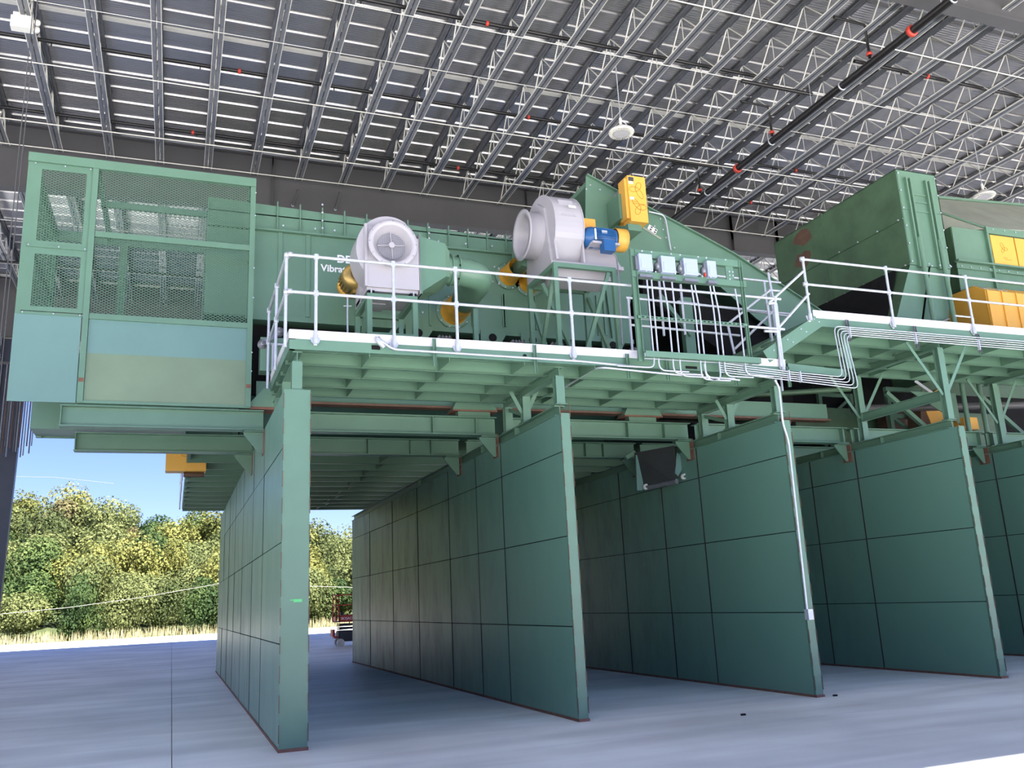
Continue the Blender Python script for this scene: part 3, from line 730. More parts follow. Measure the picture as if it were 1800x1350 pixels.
q = at(300, 627, 1, YC); zsp = q.z
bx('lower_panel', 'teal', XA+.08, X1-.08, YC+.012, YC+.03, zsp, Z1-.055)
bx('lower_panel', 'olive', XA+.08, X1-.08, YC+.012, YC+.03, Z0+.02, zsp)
bx('kick_plate', 'green', XA, X1, YC-.02, YC+.05, Z0-.02, Z0+.02)
for x in (XA+.035, X1-.04): bx('rust_patch', 'rust', x-.034, x+.034, YC-.033, YC-.029, 4.93, 4.99)
# sides, back and roof frame
for x in (X0, X1-.08):
    bx('corner_post', 'green', x, x+.09, YB-.09, YB, Z0, Z3)
    MB().bar((x+.04, YC, Z3-.07), (x+.04, YB, Z3-.07), .09, .14).build('roof_rail', 'green', cg)
    MB().bar((x+.04, YC+.05, Z2-.1), (x+.04, YB, Z2-.1), .05, .08).build('side_rail', 'green', cg)
    MB().bar((x+.04, YC+.05, Z1-.02), (x+.04, YB, Z1-.02), .05, .08).build('side_rail', 'green', cg)
bx('side_panel', 'green', X0, X0+.012, YC+.07, YB-.09, 5.2, Z1-.06)
bx('rear_skirt', 'green', X0, X1-.9, 15.93, 15.95, 4.66, Z1-.1)
MB().box(X0, X1, YB-.08, YB, Z3-.2, Z3).build('back_rail', 'green', cg)
MB().box(X0, X1, YB-.08, YB, Z1-.1, Z1+.2).build('back_rail', 'green', cg)
MB().box(X0, X1, YB-.02, YB, Z0, Z1-.1).build('back_panel', 'green', cg)
for x in (-1.1,): MB().box(x-.07, x+.07, YB-.08, YB, Z1+.2, Z3-.2).build('back_post', 'green', cg)
MB().bar((XA+.05, YC, Z3-.07), (XA+.05, YB, Z3-.07), .07, .12).build('roof_rail', 'green', cg)
MB().box(XA, X1, 15.1, 15.16, Z3-.13, Z3-.02).build('roof_rail', 'green', cg)
MB().box(X0, X1-.9, 15.95, YB-.1, 4.66, 4.68).build('floor_plate', 'green', cg)
def mesh_panel(x0, x1, z0, z1, y, plane='xz', du=.036, dv=.0205, w=.007):
    b = MB(); sl = dv/du
    L, H = x1-x0, z1-z0
    def P3(u, v): return (x0+u, y, z0+v) if plane == 'xz' else (y, x0+u, z0+v)
    for sg in (1, -1):
        c = -L*sl if sg == 1 else 0
        c = math.floor(c/(2*dv))*2*dv
        while c < H+(L*sl if sg == -1 else 0):
            # v = sg*sl*u + c  clipped to the rectangle
            us = []
            u0 = max(0, (-c/sl if sg == 1 else (c-H)/sl)); u1 = min(L, ((H-c)/sl if sg == 1 else c/sl))
            if u1-u0 > .01:
                a, d = P3(u0, sg*sl*u0+c), P3(u1, sg*sl*u1+c)
                b.bar(a, d, .004, w, (0, 0, 1)) if plane == 'xz' else b.bar(a, d, .004, w, (0, 0, 1))
            c += 2*dv
    return b
MF = [(XA+.08, X1-.08, Z1+.03, Z2-.045), (XA+.08, X1-.08, Z2+.045, Z3-.14), (X0+.19, XA-.09, Z1+.09, Z2-.29), (X0+.19, XA-.09, Z2-.25, Z3-.24)]
for a in MF: mesh_panel(*a, YC+.012).build('expanded_mesh', 'green', cg)
for (za, zb) in ((Z1+.03, Z2-.15), (Z2-.05, Z3-.15)): mesh_panel(YC+.1, YB-.1, za, zb, X0+.03, 'yz').build('expanded_mesh', 'green', cg)
bl = [(x, YC-.03, z) for x in (X0+.1, X0+.5, XA-.04) for z in (Z3-.17, Z1-.02, Z2-.27)]+[(X1+.0, YC-.03, z) for z in (8.2, 7.8, 6.9, 6.4, 5.5, 5.2)]
bolts(bl, (0, -1, 0), .011, .012).build('bolt', 'galv', cg)
for dx in (0, .05):
    q = at(30+dx*60, 500, 1, YC-.02); tag(MB().tube([(X0-.1-dx, YC+.1, 12.0), (X0-.12-dx, YC+.1, 4.3)], .008, 5).build('hanging_cable', 'girder'), ('dark cable hanging close beside the left edge of the mesh enclosure' if dx == 0 else 'outer dark cable hanging left of the mesh enclosure'), 'cable')

# ================================================================ VIBRATING MACHINE BODY
YM = 14.1
ma = thing('vibrating_machine', 'long green vibrating screen machine with ribbed side plates behind the platform', 'machine', (.3, YM, 4.8))
ZBm, ZF, ZTm = 6.24, 7.74, 8.22
XE = 7.95
MB().box(.28, XE, YM, YM+.02, ZBm, ZF).build('side_plate', 'green', ma)
MB().prism([(.28, YM+.05, ZF), (5.9, YM+.05, ZF), (5.9, YM+.05, 8.06), (.28, YM+.05, 8.26)], (0, .02, 0)).build('upper_side_plate', 'green', ma)
MB().box(.28, 5.9, YM-.085, YM+.06, ZF-.022, ZF+.008).build('flange_strip', 'green', ma)
MB().box(.28, XE, YM+2.3, YM+2.34, ZBm, 8.2).build('side_plate', 'green', ma)
MB().box(.28, .30, YM+.02, YM+2.3, ZBm, 8.2).build('end_plate', 'green', ma)
MB().box(.28, 5.9, YM+.05, YM+2.3, 8.03, 8.05).build('top_plate', 'green', ma)
MB().box(.28, XE, YM+.02, YM+2.3, ZBm-.02, ZBm+.01).build('bottom_pan', 'green', ma)
k = 0
for u in (488, 528, 567, 606, 645, 684, 717, 752, 788, 822, 855, 888):
    x = at(u, 380, 1, YM).x
    MB().box(x-.01, x+.01, YM-.0, YM+.05, ZF+.015, 8.26+(8.06-8.26)*(x-.28)/5.62+.07).build('upper_rib', 'green', ma); k += 1
for u in (492, 541, 640): 
    x = at(u, 470, 1, YM).x; MB().box(x-.035, x+.035, YM-.025, YM, ZBm+.03, ZF-.02).build('side_rib', 'green', ma)
for (u, v0, v1) in ((883, 518, 575), (935, 520, 580), (940, 520, 580), (1048, 520, 590), (1060, 520, 590), (755, 512, 575), (830, 530, 575), (885, 518, 575)):
    a, b = at(u, v0, 1, YM), at(u, v1, 1, YM); MB().box(a.x-.022, a.x+.022, YM-.03, YM, max(b.z, ZBm+.02), a.z).build('side_rib', 'green', ma)
for x0 in (.5,): pass
MB().box(.9, XE, YM-.06, YM+.05, ZBm-.08, ZBm).build('bottom_flange', 'green', ma)
# mounting ears with holes, spring packs and base frame
for i, u in enumerate((735, 865, 935, 1075)):
    c = at(u, 585, 1, YM-.08)
    MB().prism([(c.x-.22, YM-.1, ZBm-.02), (c.x+.3, YM-.1, ZBm-.02), (c.x+.12, YM-.1, ZBm-.3), (c.x-.22, YM-.1, ZBm-.3)], (0, .03, 0)).build('mounting_ear', 'green', ma)
    MB().disc((c.x, YM-.105, ZBm-.15), (0, -1, 0), .075, .004, 18).build('ear_hole', 'rubber', ma)
    for q in range(4): MB().lathe((c.x+.32+.06*q, YM-.05, ZBm-.28+.0*q), (.3, -1, .5), [(.03, 0), (.035, .02), (.035, .16), (.02, .18)], 8).build('spring_rod', 'joist', ma)
MB().box(1.0, XE, YM+.35, YM+.4, 5.0, ZBm-.05).build('skirt_plate', 'rubber', ma)
MB().box(1.1, 12.2, 13.98, 14.02, 4.80, 5.12).build('base_channel_web', 'green', ma)
MB().box(1.1, 12.2, 13.9, 14.12, 4.765, 4.80).build('base_flange', 'brown', ma)
for (ua, ub) in ((795, 873), (1096, 1162)):
    a, b = at(ua, 722, 1, 13.8).x, at(ub, 722, 1, 13.8).x
    MB().prism([(a, 13.78, 4.72), (b, 13.78, 4.72), (b-.1, 13.78, 4.96), (a+.12, 13.78, 4.96)], (0, .3, 0)).build('spring_pedestal', 'green', ma)
    MB().box(a, b, 13.76, 14.1, 4.695, 4.72).build('pedestal_shim', 'rust', ma)
    MB().box(a+.1, b-.12, 13.8, 13.95, 4.60, 4.70).build('pedestal_packer', 'green', ma)
a = at(445, 718, 1, 13.8).x
MB().prism([(a-.1, 13.78, 4.66), (1.55, 13.78, 4.66), (1.5, 13.78, 4.96), (a+.15, 13.78, 4.96)], (0, .3, 0)).build('spring_pedestal', 'green', ma)
MB().box(a-.1, 1.55, 13.77, 14.1, 4.62, 4.66).build('pedestal_shim', 'rust', ma)
MB().box(1.12, 1.52, 13.62, 13.9, 5.2, 5.74).build('spring_housing', 'green', ma)
for (u, v) in ((462, 604), (492, 582)):
    c = at(u, v, 1, 13.58); MB().lathe((c.x, 13.66, c.z), (0, -1, 0), [(.01, .1), (.035, .1), (.036, .06), (.075, .055), (.075, 0)], 16).build('pivot_boss', 'joist', ma)
c0, c1 = at(462, 604, 1, 13.62), at(494, 580, 1, 13.62)
MB().bar(c0, c1, .05, .09, (0, 0, 1)).build('link_arm', 'joist', ma)
bl = [at(u, 400+(u-500)*.092, 1, YM-.03) for u in (497, 553, 587, 770, 818, 864)]
bl += [at(u, v, 1, YM-.02) for (u, v) in ((868, 470), (876, 474), (884, 480), (865, 496), (876, 500), (900, 507), (905, 485), (866, 482), (742, 550), (740, 530))]
bl += [at(566, v, 1, YM-.0) for v in (362, 376, 390, 403)]+[at(753, v, 1, YM) for v in (402, 412, 421)]
bolts([(p.x, YM-.088 if abs(p.z-ZF) < .09 else YM-.04, p.z) for p in bl], (0, -1, 0), .017, .02).build('bolt', 'galv', ma)

def text(s, size, p, m, nm, parent, lab=None, rx=PI/2, rz=0, font_w=0):
    cu = bpy.data.curves.new(nm, 'FONT'); cu.body = s; cu.size = size; cu.extrude = .002; cu.offset = font_w
    o = bpy.data.objects.new(nm, cu); COL.objects.link(o)
    dg = bpy.context.evaluated_depsgraph_get(); me = bpy.data.meshes.new_from_object(o.evaluated_get(dg))
    bpy.data.objects.remove(o); me.materials.clear(); me.materials.append(M[m])
    o2 = bpy.data.objects.new(nm, me); COL.objects.link(o2); o2.parent = parent
    o2.location = Vector(p)-Vector(parent['_o']); o2.rotation_euler = (rx, 0, rz); o2['_o'] = tuple(parent['_o'])
    return o2
q = at(592, 461, 1, YM); text('DE', .19, (q.x, YM-.004, q.z), 'letter', 'lettering', ma, font_w=.006)
q = at(564, 476, 1, YM); text('Vibrat', .17, (q.x, YM-.004, q.z), 'letter', 'lettering', ma, font_w=.004)

# ================================================================ FAN 1 (left)
def poly_y(pts, y0, y1): return MB().prism([(p[0], y0, p[1]) for p in pts], (0, y1-y0, 0))
f1 = thing('blower_fan', 'grey centrifugal fan with round mesh inlet facing the camera, gold motor behind', 'fan', (2.9, 12.1, 6.15), 'grey blower fans')
cx, cz = 2.80, 6.76; ys0, ys1 = 12.2, 12.72
pts = []
for k in range(0, 29):
    a = math.radians(100-(-k*10))          # from above top, counter-clockwise round to the bottom right
    r = .545+.0022*k
    pts.append((cx-.02+r*math.cos(a)*.97, cz+r*math.sin(a)))
pts = [p for p in pts if not (p[0] > 3.32)]
sc = []
for k in range(37):
    a = math.radians(60+k*6.2); r = .56
    sc.append((cx+.05+.90*r*math.cos(a), cz+.02+r*math.sin(a)))
sc = [p for p in sc if p[1] > 6.18]
sc += [(2.62, 6.18), (3.3, 6.18), (3.3, 6.98), (3.2, 7.12)]
poly_y(sc, ys0, ys1).build('scroll_housing', 'fan', f1)
poly_y([(2.5, 6.17), (3.29, 6.17), (3.29, 7.0), (2.5, 7.14)], ys0-.05, ys0).build('front_box', 'fan', f1)
MB().box(2.46, 2.5, ys0-.07, ys0, 6.17, 7.16).build('front_box_flange', 'fan', f1)
MB().lathe((2.86, ys0-.05, 6.83), (0, -1, 0), [(.33, 0), (.33, .13), (.375, .13), (.375, .15), (.30, .15), (.29, .12), (.215, .02), (.21, -.02)], 40).build('inlet_ring', 'fan', f1)
b = bolts([(2.86+.355*math.cos(k*PI/6), ys0-.2, 6.83+.355*math.sin(k*PI/6)) for k in range(12)], (0, -1, 0), .008, .006); b.build('bolt', 'joist', f1)
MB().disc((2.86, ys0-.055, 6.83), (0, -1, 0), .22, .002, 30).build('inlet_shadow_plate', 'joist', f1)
g_ = MB()
for k in range(-9, 10):
    d = k*.0225; h_ = math.sqrt(max(0, .21**2-d*d))
    g_.bar((2.86-h_, ys0-.075, 6.83+d), (2.86+h_, ys0-.075, 6.83+d), .004, .005); g_.bar((2.86+d, ys0-.075, 6.83-h_), (2.86+d, ys0-.075, 6.83+h_), .004, .005)
g_.build('inlet_screen', 'fan', f1)
g_ = MB().disc((2.86, ys0-.1, 6.83), (0, -1, 0), .045, .02, 20)
for a in (0, PI/2, PI, 3*PI/2): g_.bar((2.86+.03*math.cos(a+.08), ys0-.095, 6.83+.03*math.sin(a+.08)), (2.86+.215*math.cos(a+.08), ys0-.095, 6.83+.215*math.sin(a+.08)), .01, .012)
g_.build('hub_spider', 'fan', f1)
MB().box(3.3, 3.33, ys0-.04, ys1+.04, 6.12, 7.1).build('outlet_flange', 'fan', f1)
MB().box(2.5, 3.28, ys0, ys1+.3, 6.12, 6.18).build('base_plate', 'fan', f1)
MB().prism([(2.5, ys1, 6.1), (2.9, ys1, 6.1), (2.9, ys1, 6.7), (2.5, ys1, 6.7)], (0, .35, 0)).build('motor_pedestal', 'fan', f1)
for x in (2.56, 3.2): MB().box(x-.05, x+.05, ys0-.03, ys0+.05, 6.05, 6.12).build('isolator_mount', 'rubber', f1); 
for x in (2.56, 3.2): MB().disc((x, ys0-.035, 6.0), (0, 0, 1), .012, .14, 8).build('bolt', 'galv', f1)
m1 = thing('fan_motor', 'gold electric motor with yellow end, behind the left grey fan', 'motor', (2.35, 12.95, 6.55))
mc = at(626, 482, 1, 12.85)
MB().lathe((mc.x, 12.85, mc.z), (0, 1, 0), [(.01, 0), (.1, .0), (.185, .03), (.2, .06), (.2, .2), (.185, .2), (.185, .42), (.17, .45), (.01, .46)], 28).build('motor_body', 'gold', m1)
MB().lathe((mc.x, 13.31, mc.z), (0, 1, 0), [(.18, 0), (.195, .02), (.195, .16), (.01, .17)], 28).build('end_shield', 'yellow', m1)
fn = MB()
for k in range(22):
    a = 2*PI*k/22; d = Vector((math.cos(a), 0, math.sin(a)))
    fn.bar(Vector((mc.x, 13.05, mc.z))+d*.195, Vector((mc.x, 13.27, mc.z))+d*.195, .008, .03, d)
fn.build('cooling_fins', 'gold', m1)
gr_ = MB()
for r in (.03, .055, .08): gr_.tube([(mc.x+r*math.cos(a*PI/8), 12.848, mc.z+r*math.sin(a*PI/8)) for a in range(16)], .006, 4, closed=True)
gr_.build('fan_grille', 'brown', m1)
MB().box(mc.x-.02, mc.x+.3, 13.0, 13.3, mc.z-.25, mc.z-.17).build('foot', 'gold', m1)
# stand
def stand(lab, x0, x1, y0, y1, z0, z1, w=.075, low=None, diag=(), m='green'):
    t = thing('fan_stand', lab, 'steel stand', (x0, y0, z0))
    for x in (x0, x1):
        for y in (y0, y1): MB().box(x-w/2, x+w/2, y-w/2, y+w/2, z0, z1).build('leg', m, t)
    for y in (y0, y1):
        MB().box(x0-w/2, x1+w/2, y-w/2, y+w/2, z1, z1+w).build('top_rail', m, t)
        if low: MB().box(x0+w/2, x1-w/2, y-w/2, y+w/2, low-w/2, low+w/2).build('low_rail', m, t)
    for x in (x0, x1): MB().box(x-w/2, x+w/2, y0+w/2, y1-w/2, z1, z1+w).build('top_rail', m, t)
    for (a, b) in diag: MB().bar(a, b, w*.8, w*.8, (0, 1, 0)).build('diagonal_brace', m, t)
    return t
lx0, lx1 = at(649, 540, 1, 12.15).x, at(729, 540, 1, 12.15).x
stand('green square-tube stand under the left grey fan', lx0, lx1, 12.15, 13.05, 4.985, 5.98, low=5.42, diag=[((lx0, 13.05, 5.1), (lx1, 13.05, 5.95)), ((lx0, 12.2, 5.98), (lx0, 13.0, 5.2))])
# valve pipe beside it
tag(MB().tube([(at(611, 590, 1, 12.6).x, 12.6, 4.98), at(611, 520, 1, 12.6)], .014, 6).tube([at(604, 538, 1, 12.6), at(618, 538, 1, 12.6)], .01, 6).build('drain_pipe', 'galv'), 'thin vertical galvanised pipe left of the first fan stand', 'pipe')

# green transition, duct, elbow and sleeve of fan 1
dc = thing('air_duct', 'green air duct with elbow from the left fan into the machine side', 'duct', (3.4, 12.45, 6.6))
yA, yB = ys0-.02, ys1+.02
MB().hexa([(3.33, yA, 6.16), (3.33, yB, 6.16), (3.33, yB, 7.06), (3.33, yA, 7.06)], [(3.72, yA, 6.44), (3.72, yB, 6.36), (3.72, yB, 6.98), (3.72, yA, 6.98)]).build('transition_box', 'green', dc)
MB().hexa([(3.72, yA, 6.44), (3.72, yB, 6.36), (3.72, yB, 6.98), (3.72, yA, 6.98)], [(3.80, yA+.05, 6.46), (3.80, yB-.05, 6.42), (3.80, yB-.05, 6.88), (3.80, yA+.05, 6.88)]).build('transition_box', 'green', dc)
MB().box(3.31, 3.335, yA-.04, yB+.04, 6.12, 7.1).build('flange', 'green', dc)
yd = 12.46; R_ = .228
sc_c = at(797, 549, 1, YM)
pp = smooth_path([(3.78, yd, 6.67), (4.42, yd+.02, 6.62), (sc_c.x+.03, 13.6, sc_c.z+.04)], .42, 4)
MB().tube(pp, R_, 28, cap=False).build('duct_pipe', 'green', dc)
MB().lathe((3.86, yd, 6.665), (1, 0, 0), [(R_, 0), (R_+.03, 0), (R_+.03, .02), (R_, .02)], 28).build('flange', 'green', dc)
MB().lathe((3.98, yd, 6.66), (1, 0, 0), [(R_, 0), (R_+.03, 0), (R_+.03, .02), (R_, .02)], 28).build('flange', 'green', dc)
bolts([(3.975, yd-(R_+.02)*math.cos(k*.9), 6.66+(R_+.02)*math.sin(k*.9)) for k in range(7)], (-1, 0, 0), .014, .02).build('bolt', 'rubber', dc)
MB().prism([(4.42, 13.0, 5.0), (4.5, 13.0, 5.0), (4.5, 13.0, 6.25), (4.42, 13.0, 6.25)], (0, .07, 0)).build('duct_prop', 'green', dc)
def sleeve(c, lab, r=.2, L=.5, dirv=(0, -1, 0)):
    t = thing('flexible_sleeve', lab, 'sleeve', c, 'yellow flexible sleeves on the machine side')
    d = Vector(dirv)
    prof_ = [(r+.02, 0), (r+.01, .06), (r-.02, .12), (r+.005, .2), (r-.015, .28), (r+.0, .34), (r-.005, L)]
    MB().lathe(c, d, prof_, 24).build('fabric_tube', 'sleeve', t)
    MB().lathe(c, d, [(r+.0, 0), (r+.09, 0), (r+.09, .02), (r+.0, .02)], 28).build('wall_flange', 'green', t)
    bolts([Vector(c)+d*.02+Vector(((r+.065)*math.cos(k*PI/5), 0, (r+.065)*math.sin(k*PI/5))) for k in range(10)], d, .013, .012).build('bolt', 'galv', t)
sleeve((sc_c.x, YM-.005, sc_c.z), 'yellow flexible sleeve below the green elbow duct', r=.225, L=.62)
s2 = at(893, 486, 1, YM); s3 = at(928, 500, 1, YM)
sleeve((s2.x, YM-.005, s2.z), 'small yellow flexible sleeve left of the right-hand fan', r=.17, L=.5)
sleeve((s3.x+.02, YM-.005, s3.z+.03), 'yellow flexible sleeve under the box beside the right-hand fan', r=.19, L=.45)
bx_ = thing('duct_box', 'green duct box between the right-hand fan and the machine side', 'duct', (5.1, 13, 7.2))
a = at(903, 445, 1, 13.4); b = at(931, 482, 1, 13.4)
MB().prism([(a.x+.16, 13.44, b.z+.17), (a.x+.62, 13.44, b.z+.12), (a.x+.62, 13.44, a.z+.42), (a.x+.30, 13.44, a.z+.42), (a.x+.16, 13.44, a.z+.24)], (0, .45, 0)).build('box_body', 'green', bx_)

# ================================================================ FAN 2 (right)
f2 = thing('blower_fan', 'large grey centrifugal fan seen from its rim, inlet facing left, blue motor', 'fan', (5.8, 12.4, 6.95), 'grey blower fans')
yc, zc = 12.95, 7.62; RA = .70
xa, xb = 5.66, 6.16
ring = []
for k in range(31):
    a = math.radians(-22+k*7.6); ring.append((yc-RA*math.cos(a)*1.0, zc+RA*math.sin(a)))
    # starts low at the front rim, over the top, down to the back
ring = [(y, z) for (y, z) in ring]
ring += [(yc+.62, 6.98), (yc-.35, 6.98)]
MB().prism([(xa, y, z) for (y, z) in ring], (xb-xa, 0, 0)).build('scroll_housing', 'fan', f2)
for x in (xa-.015, xb): MB().prism([(x, yc+(y-yc)*1.02, zc+(z-zc)*1.02) for (y, z) in ring], (.015, 0, 0)).build('side_plate', 'fan', f2)
MB().prism([(xa-.06, yc-.55, 6.9), (xa-.06, yc+.5, 6.9), (xa-.06, yc+.5, 7.4), (xa-.06, yc+.1, 8.12), (xa-.06, yc-.1, 8.18), (xa-.06, yc-.35, 8.0)], (.045, 0, 0)).build('cheek_plate', 'fan', f2)
MB().lathe((xa-.06, yc+.0, 7.62), (-1, 0, 0), [(.40, 0), (.40, .26), (.44, .26), (.44, .28), (.36, .28), (.35, .2), (.26, 0)], 40).build('inlet_ring', 'fan', f2)
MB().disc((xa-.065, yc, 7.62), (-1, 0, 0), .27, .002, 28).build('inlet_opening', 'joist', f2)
MB().box(xa-.08, xb+.75, yc-.6, yc+.42, 6.9, 6.96).build('base_plate', 'fan', f2)
MB().hexa([(xb+.02, yc-.58, 6.96), (xb+.72, yc-.58, 6.96), (xb+.72, yc+.4, 6.96), (xb+.02, yc+.4, 6.96)],
          [(xb+.02, yc-.45, 7.3), (xb+.62, yc-.45, 7.3), (xb+.62, yc+.3, 7.3), (xb+.02, yc+.3, 7.3)]).build('motor_pedestal', 'fan', f2)
MB().prism([(xa-.02, yc-.68, 6.96), (xa-.02, yc-.56, 6.96), (xa-.02, yc-.58, 7.5)], (.04, 0, 0)).build('web_gusset', 'fan', f2)
MB().prism([(xb, yc-.62, 6.96), (xb, yc-.50, 6.96), (xb, yc-.6, 7.4)], (.03, 0, 0)).build('web_gusset', 'fan', f2)
MB().box(xa+.1, xb+.6, yc-.45, yc+.1, 6.74, 6.9).build('discharge_throat', 'fan', f2)
MB().prism([(xa+.12, yc-.74+.055, 7.72), (xb-.12, yc-.74+.055, 7.72), (xb-.12, yc-.55, 8.07), (xa+.12, yc-.55, 8.07)], (0, -.014, .008)).build('access_door', 'fan', f2)
MB().prism([(xa+.25, yc-.71, 7.88), (xb-.12, yc-.71, 7.88), (xb-.12, yc-.69, 7.93), (xa+.25, yc-.69, 7.93)], (0, -.004, .002)).build('warning_sticker', 'sticker', f2)
m2 = thing('fan_motor', 'blue electric motor with yellow guard right of the large grey fan', 'motor', (6.5, 12.3, 7.3))
bc = at(1055, 420, 1, 12.38)
mx0 = at(1022, 418, 1, 12.38).x
MB().lathe((mx0, 12.38, bc.z), (1, 0, 0), [(.01, .01), (.09, .01), (.105, .03), (.17, .09), (.185, .14), (.185, .2), (.165, .2), (.165, .56), (.18, .56), (.18, .60), (.01, .61)], 32).build('motor_body', 'blue', m2)
MB().disc((mx0+.012, 12.38, bc.z), (-1, 0, 0), .088, .004, 24).build('fan_grille', 'rubber', m2)
fn = MB()
for k in range(28):
    a = 2*PI*k/28; d = Vector((0, math.cos(a), math.sin(a)))
    fn.bar(Vector((mx0+.21, 12.38, bc.z))+d*.175, Vector((mx0+.55, 12.38, bc.z))+d*.175, .007, .026, d)
fn.build('cooling_fins', 'blue', m2)
MB().box(mx0+.26, mx0+.47, 12.08, 12.24, bc.z-.33, bc.z-.13).build('terminal_box', 'blue', m2)
MB().box(mx0+.2, mx0+.55, 12.2, 12.52, 7.3, bc.z-.16).build('foot', 'blue', m2)
MB().box(mx0+.1, mx0+.6, 12.16, 12.56, 7.26, 7.30).build('slide_base', 'fan', m2)
MB().lathe((mx0+.61, 12.38, bc.z+.01), (1, 0, 0), [(.19, 0), (.2, .01), (.2, .2), (.01, .21)], 28).build('belt_guard', 'yellow', m2)
MB().prism([(mx0+.61, 12.38, bc.z-.18), (mx0+.61, 12.38, bc.z+.2), (mx0+.61, 13.0, bc.z+.42), (mx0+.61, 13.0, bc.z+.02)], (.2, 0, 0)).build('belt_guard', 'yellow', m2)
MB().box(mx0+.0, mx0+.45, 12.7, 13.1, 7.72, 7.95).build('shaft_guard', 'yellow', m2)
MB().box(mx0+.3, mx0+.4, 12.2, 12.212, bc.z+.03, bc.z+.08).build('name_plate', 'galv', m2)
MB().box(mx0+.16, mx0+.19, 12.19, 12.2, bc.z-.1, bc.z+.09).build('name_plate', 'sticker', m2)
sx0, sx1 = at(979, 530, 1, 12.3).x, at(1083, 540, 1, 12.3).x
stand('tall green square-tube stand with braces under the right-hand fan', sx0, sx1, 12.3, 13.4, 4.985, 6.82, diag=[
    ((sx0+.32, 12.3, 5.0), (sx1-.1, 12.3, 6.8)), ((sx0, 13.4, 6.7), (sx0+.45, 13.4, 5.0)), ((sx0+.02, 12.9, 6.75), (sx0+.75, 12.9, 5.0)), ((sx1, 12.4, 5.1), (sx1, 13.3, 6.7)), ((sx0, 13.3, 5.1), (sx0, 12.4, 6.7))])
tag(MB().tube(smooth_path([at(1068, 442, 1, 12.2), at(1083, 448, 1, 12.2), at(1086, 470, 1, 12.2), at(1094, 606, 1, 12.2)], .15), .016, 6).build('motor_conduit', 'joist'), 'grey conduit curving down from the blue motor', 'conduit')

# ================================================================ FEED HOOD / INCLINED CONVEYOR
ho = thing('inclined_conveyor', 'green inclined conveyor hood rising behind the right-hand fan', 'conveyor', (7.2, YM, 6.4))
P_ = lambda u, v, y=YM-.05: at(u, v, 1, y)
top = [P_(1030, 308), P_(1100, 346), P_(1230, 415), P_(1290, 448), P_(1460, 560)]
low = [P_(1395, 606), P_(1330, 560), P_(1262, 500), P_(1215, 478), P_(1120, 470), P_(1095, 600), P_(1078, 600), P_(1060, 470), P_(1028, 462)]
MB().prism(top+low, (0, .02, 0)).build('side_plate', 'green', ho)
tl = MB()
for a, b in zip(top[:-1], top[1:]): tl.bar(a+Vector((0, -.02, 0)), b+Vector((0, -.02, 0)), .09, .025)
tl.build('top_flange', 'green', ho)
b = MB().prism([p+Vector((0, 2.4, 0)) for p in top+[P_(1395, 606), P_(1330, 600), P_(1078, 600), P_(1028, 462)]], (0, .02, 0)); b.build('far_side_plate', 'green', ho)
MB().prism([top[0]+Vector((.02, .05, -.1)), top[-1]+Vector((0, .05, -.1)), top[-1]+Vector((0, .05, -.2)), top[0]+Vector((.02, .05, -.2))], (0, 2.3, 0)).build('hood_cover', 'green', ho)
MB().prism([P_(1395, 596, 14.3), P_(1130, 470, 14.3), P_(1130, 520, 14.3), P_(1330, 660, 14.3)], (0, 1.9, 0)).build('belt', 'rubber', ho)
MB().box(8.3, 13.2, 16.2, 16.25, 4.7, 7.4).build('dark_backing', 'rubber', ho)  # added black sheet, with the pan below, puts interior shade behind the belt
MB().box(8.0, 11.5, 14.3, 16.2, 4.72, 4.76).build('black_pan', 'rubber', ho)
a = P_(1205, 500); MB().box(a.x-.1, a.x+.12, YM-.03, YM+.1, 5.0, 7.2).build('leg', 'green', ho)
a = P_(1130, 500); MB().box(a.x-.1, a.x+.1, YM-.0, YM+.1, 5.0, 7.2).build('leg', 'green', ho)
MB().bar(P_(1160, 520), P_(1215, 590), .08, .08).build('brace', 'green', ho)
MB().box(P_(1155, 560).x, P_(1380, 600).x, YM-.12, YM-.02, 5.72, 5.98).build('lower_channel', 'green', ho)
a, b = P_(1330, 660), P_(1440, 590)
for k in range(2): MB().bar(P_(1335, 625+24*k, 14.0), P_(1420, 575+18*k, 14.0), .03, .02).build('belt_edge', 'rubber', ho)
# stiffening seam and bolts on the hood
bl = [(1030, 333), (1037, 326), (1054, 334), (1160, 385), (1168, 392), (1165, 404), (1170, 418), (1176, 427), (1185, 436), (1150, 398)]
bolts([P_(u, v, YM-.052) for (u, v) in bl], (0, -1, 0), .017, .02).build('bolt', 'galv', ho)
MB().bar(P_(1130, 400, YM-.056), P_(1162, 420, YM-.056), .01, .04, (0, 0, 1)).build('worn_edge', 'grey_green', ho)
def sticker(p, w, h, cols, rows, parent, ang=0):
    c, s = math.cos(ang), math.sin(ang)
    def Q(x, z, y): return (p.x+x*c-z*s, y, p.z+x*s+z*c)
    MB().prism([Q(0, 0, p.y), Q(w, 0, p.y), Q(w, h, p.y), Q(0, h, p.y)], (0, .003, 0)).build('safety_sticker', 'sticker', parent)
    d = MB()
    for i in range(cols):
        for j in range(rows):
            x, z = w*(i+.45)/cols, h*(j+.2)/rows
            d.prism([Q(x, z, p.y-.002), Q(x+w/cols*.45, z, p.y-.002), Q(x+w/cols*.45, z+h/rows*.6, p.y-.002), Q(x, z+h/rows*.6, p.y-.002)], (0, .002, 0))
    d.build('sticker_print', 'sticker_d', parent)
sticker(P_(1138, 402, YM-.056), .2, .11, 2, 2, ho, -.5)
tag(MB().tube(smooth_path([P_(1140, 372, YM-.12), P_(1168, 378, YM-.12), P_(1172, 398, YM-.12), P_(1179, 440, YM-.12)], .12), .018, 7).build('conduit_bend', 'galv'), 'thin galvanised conduit curving down from the tall yellow guard', 'conduit')

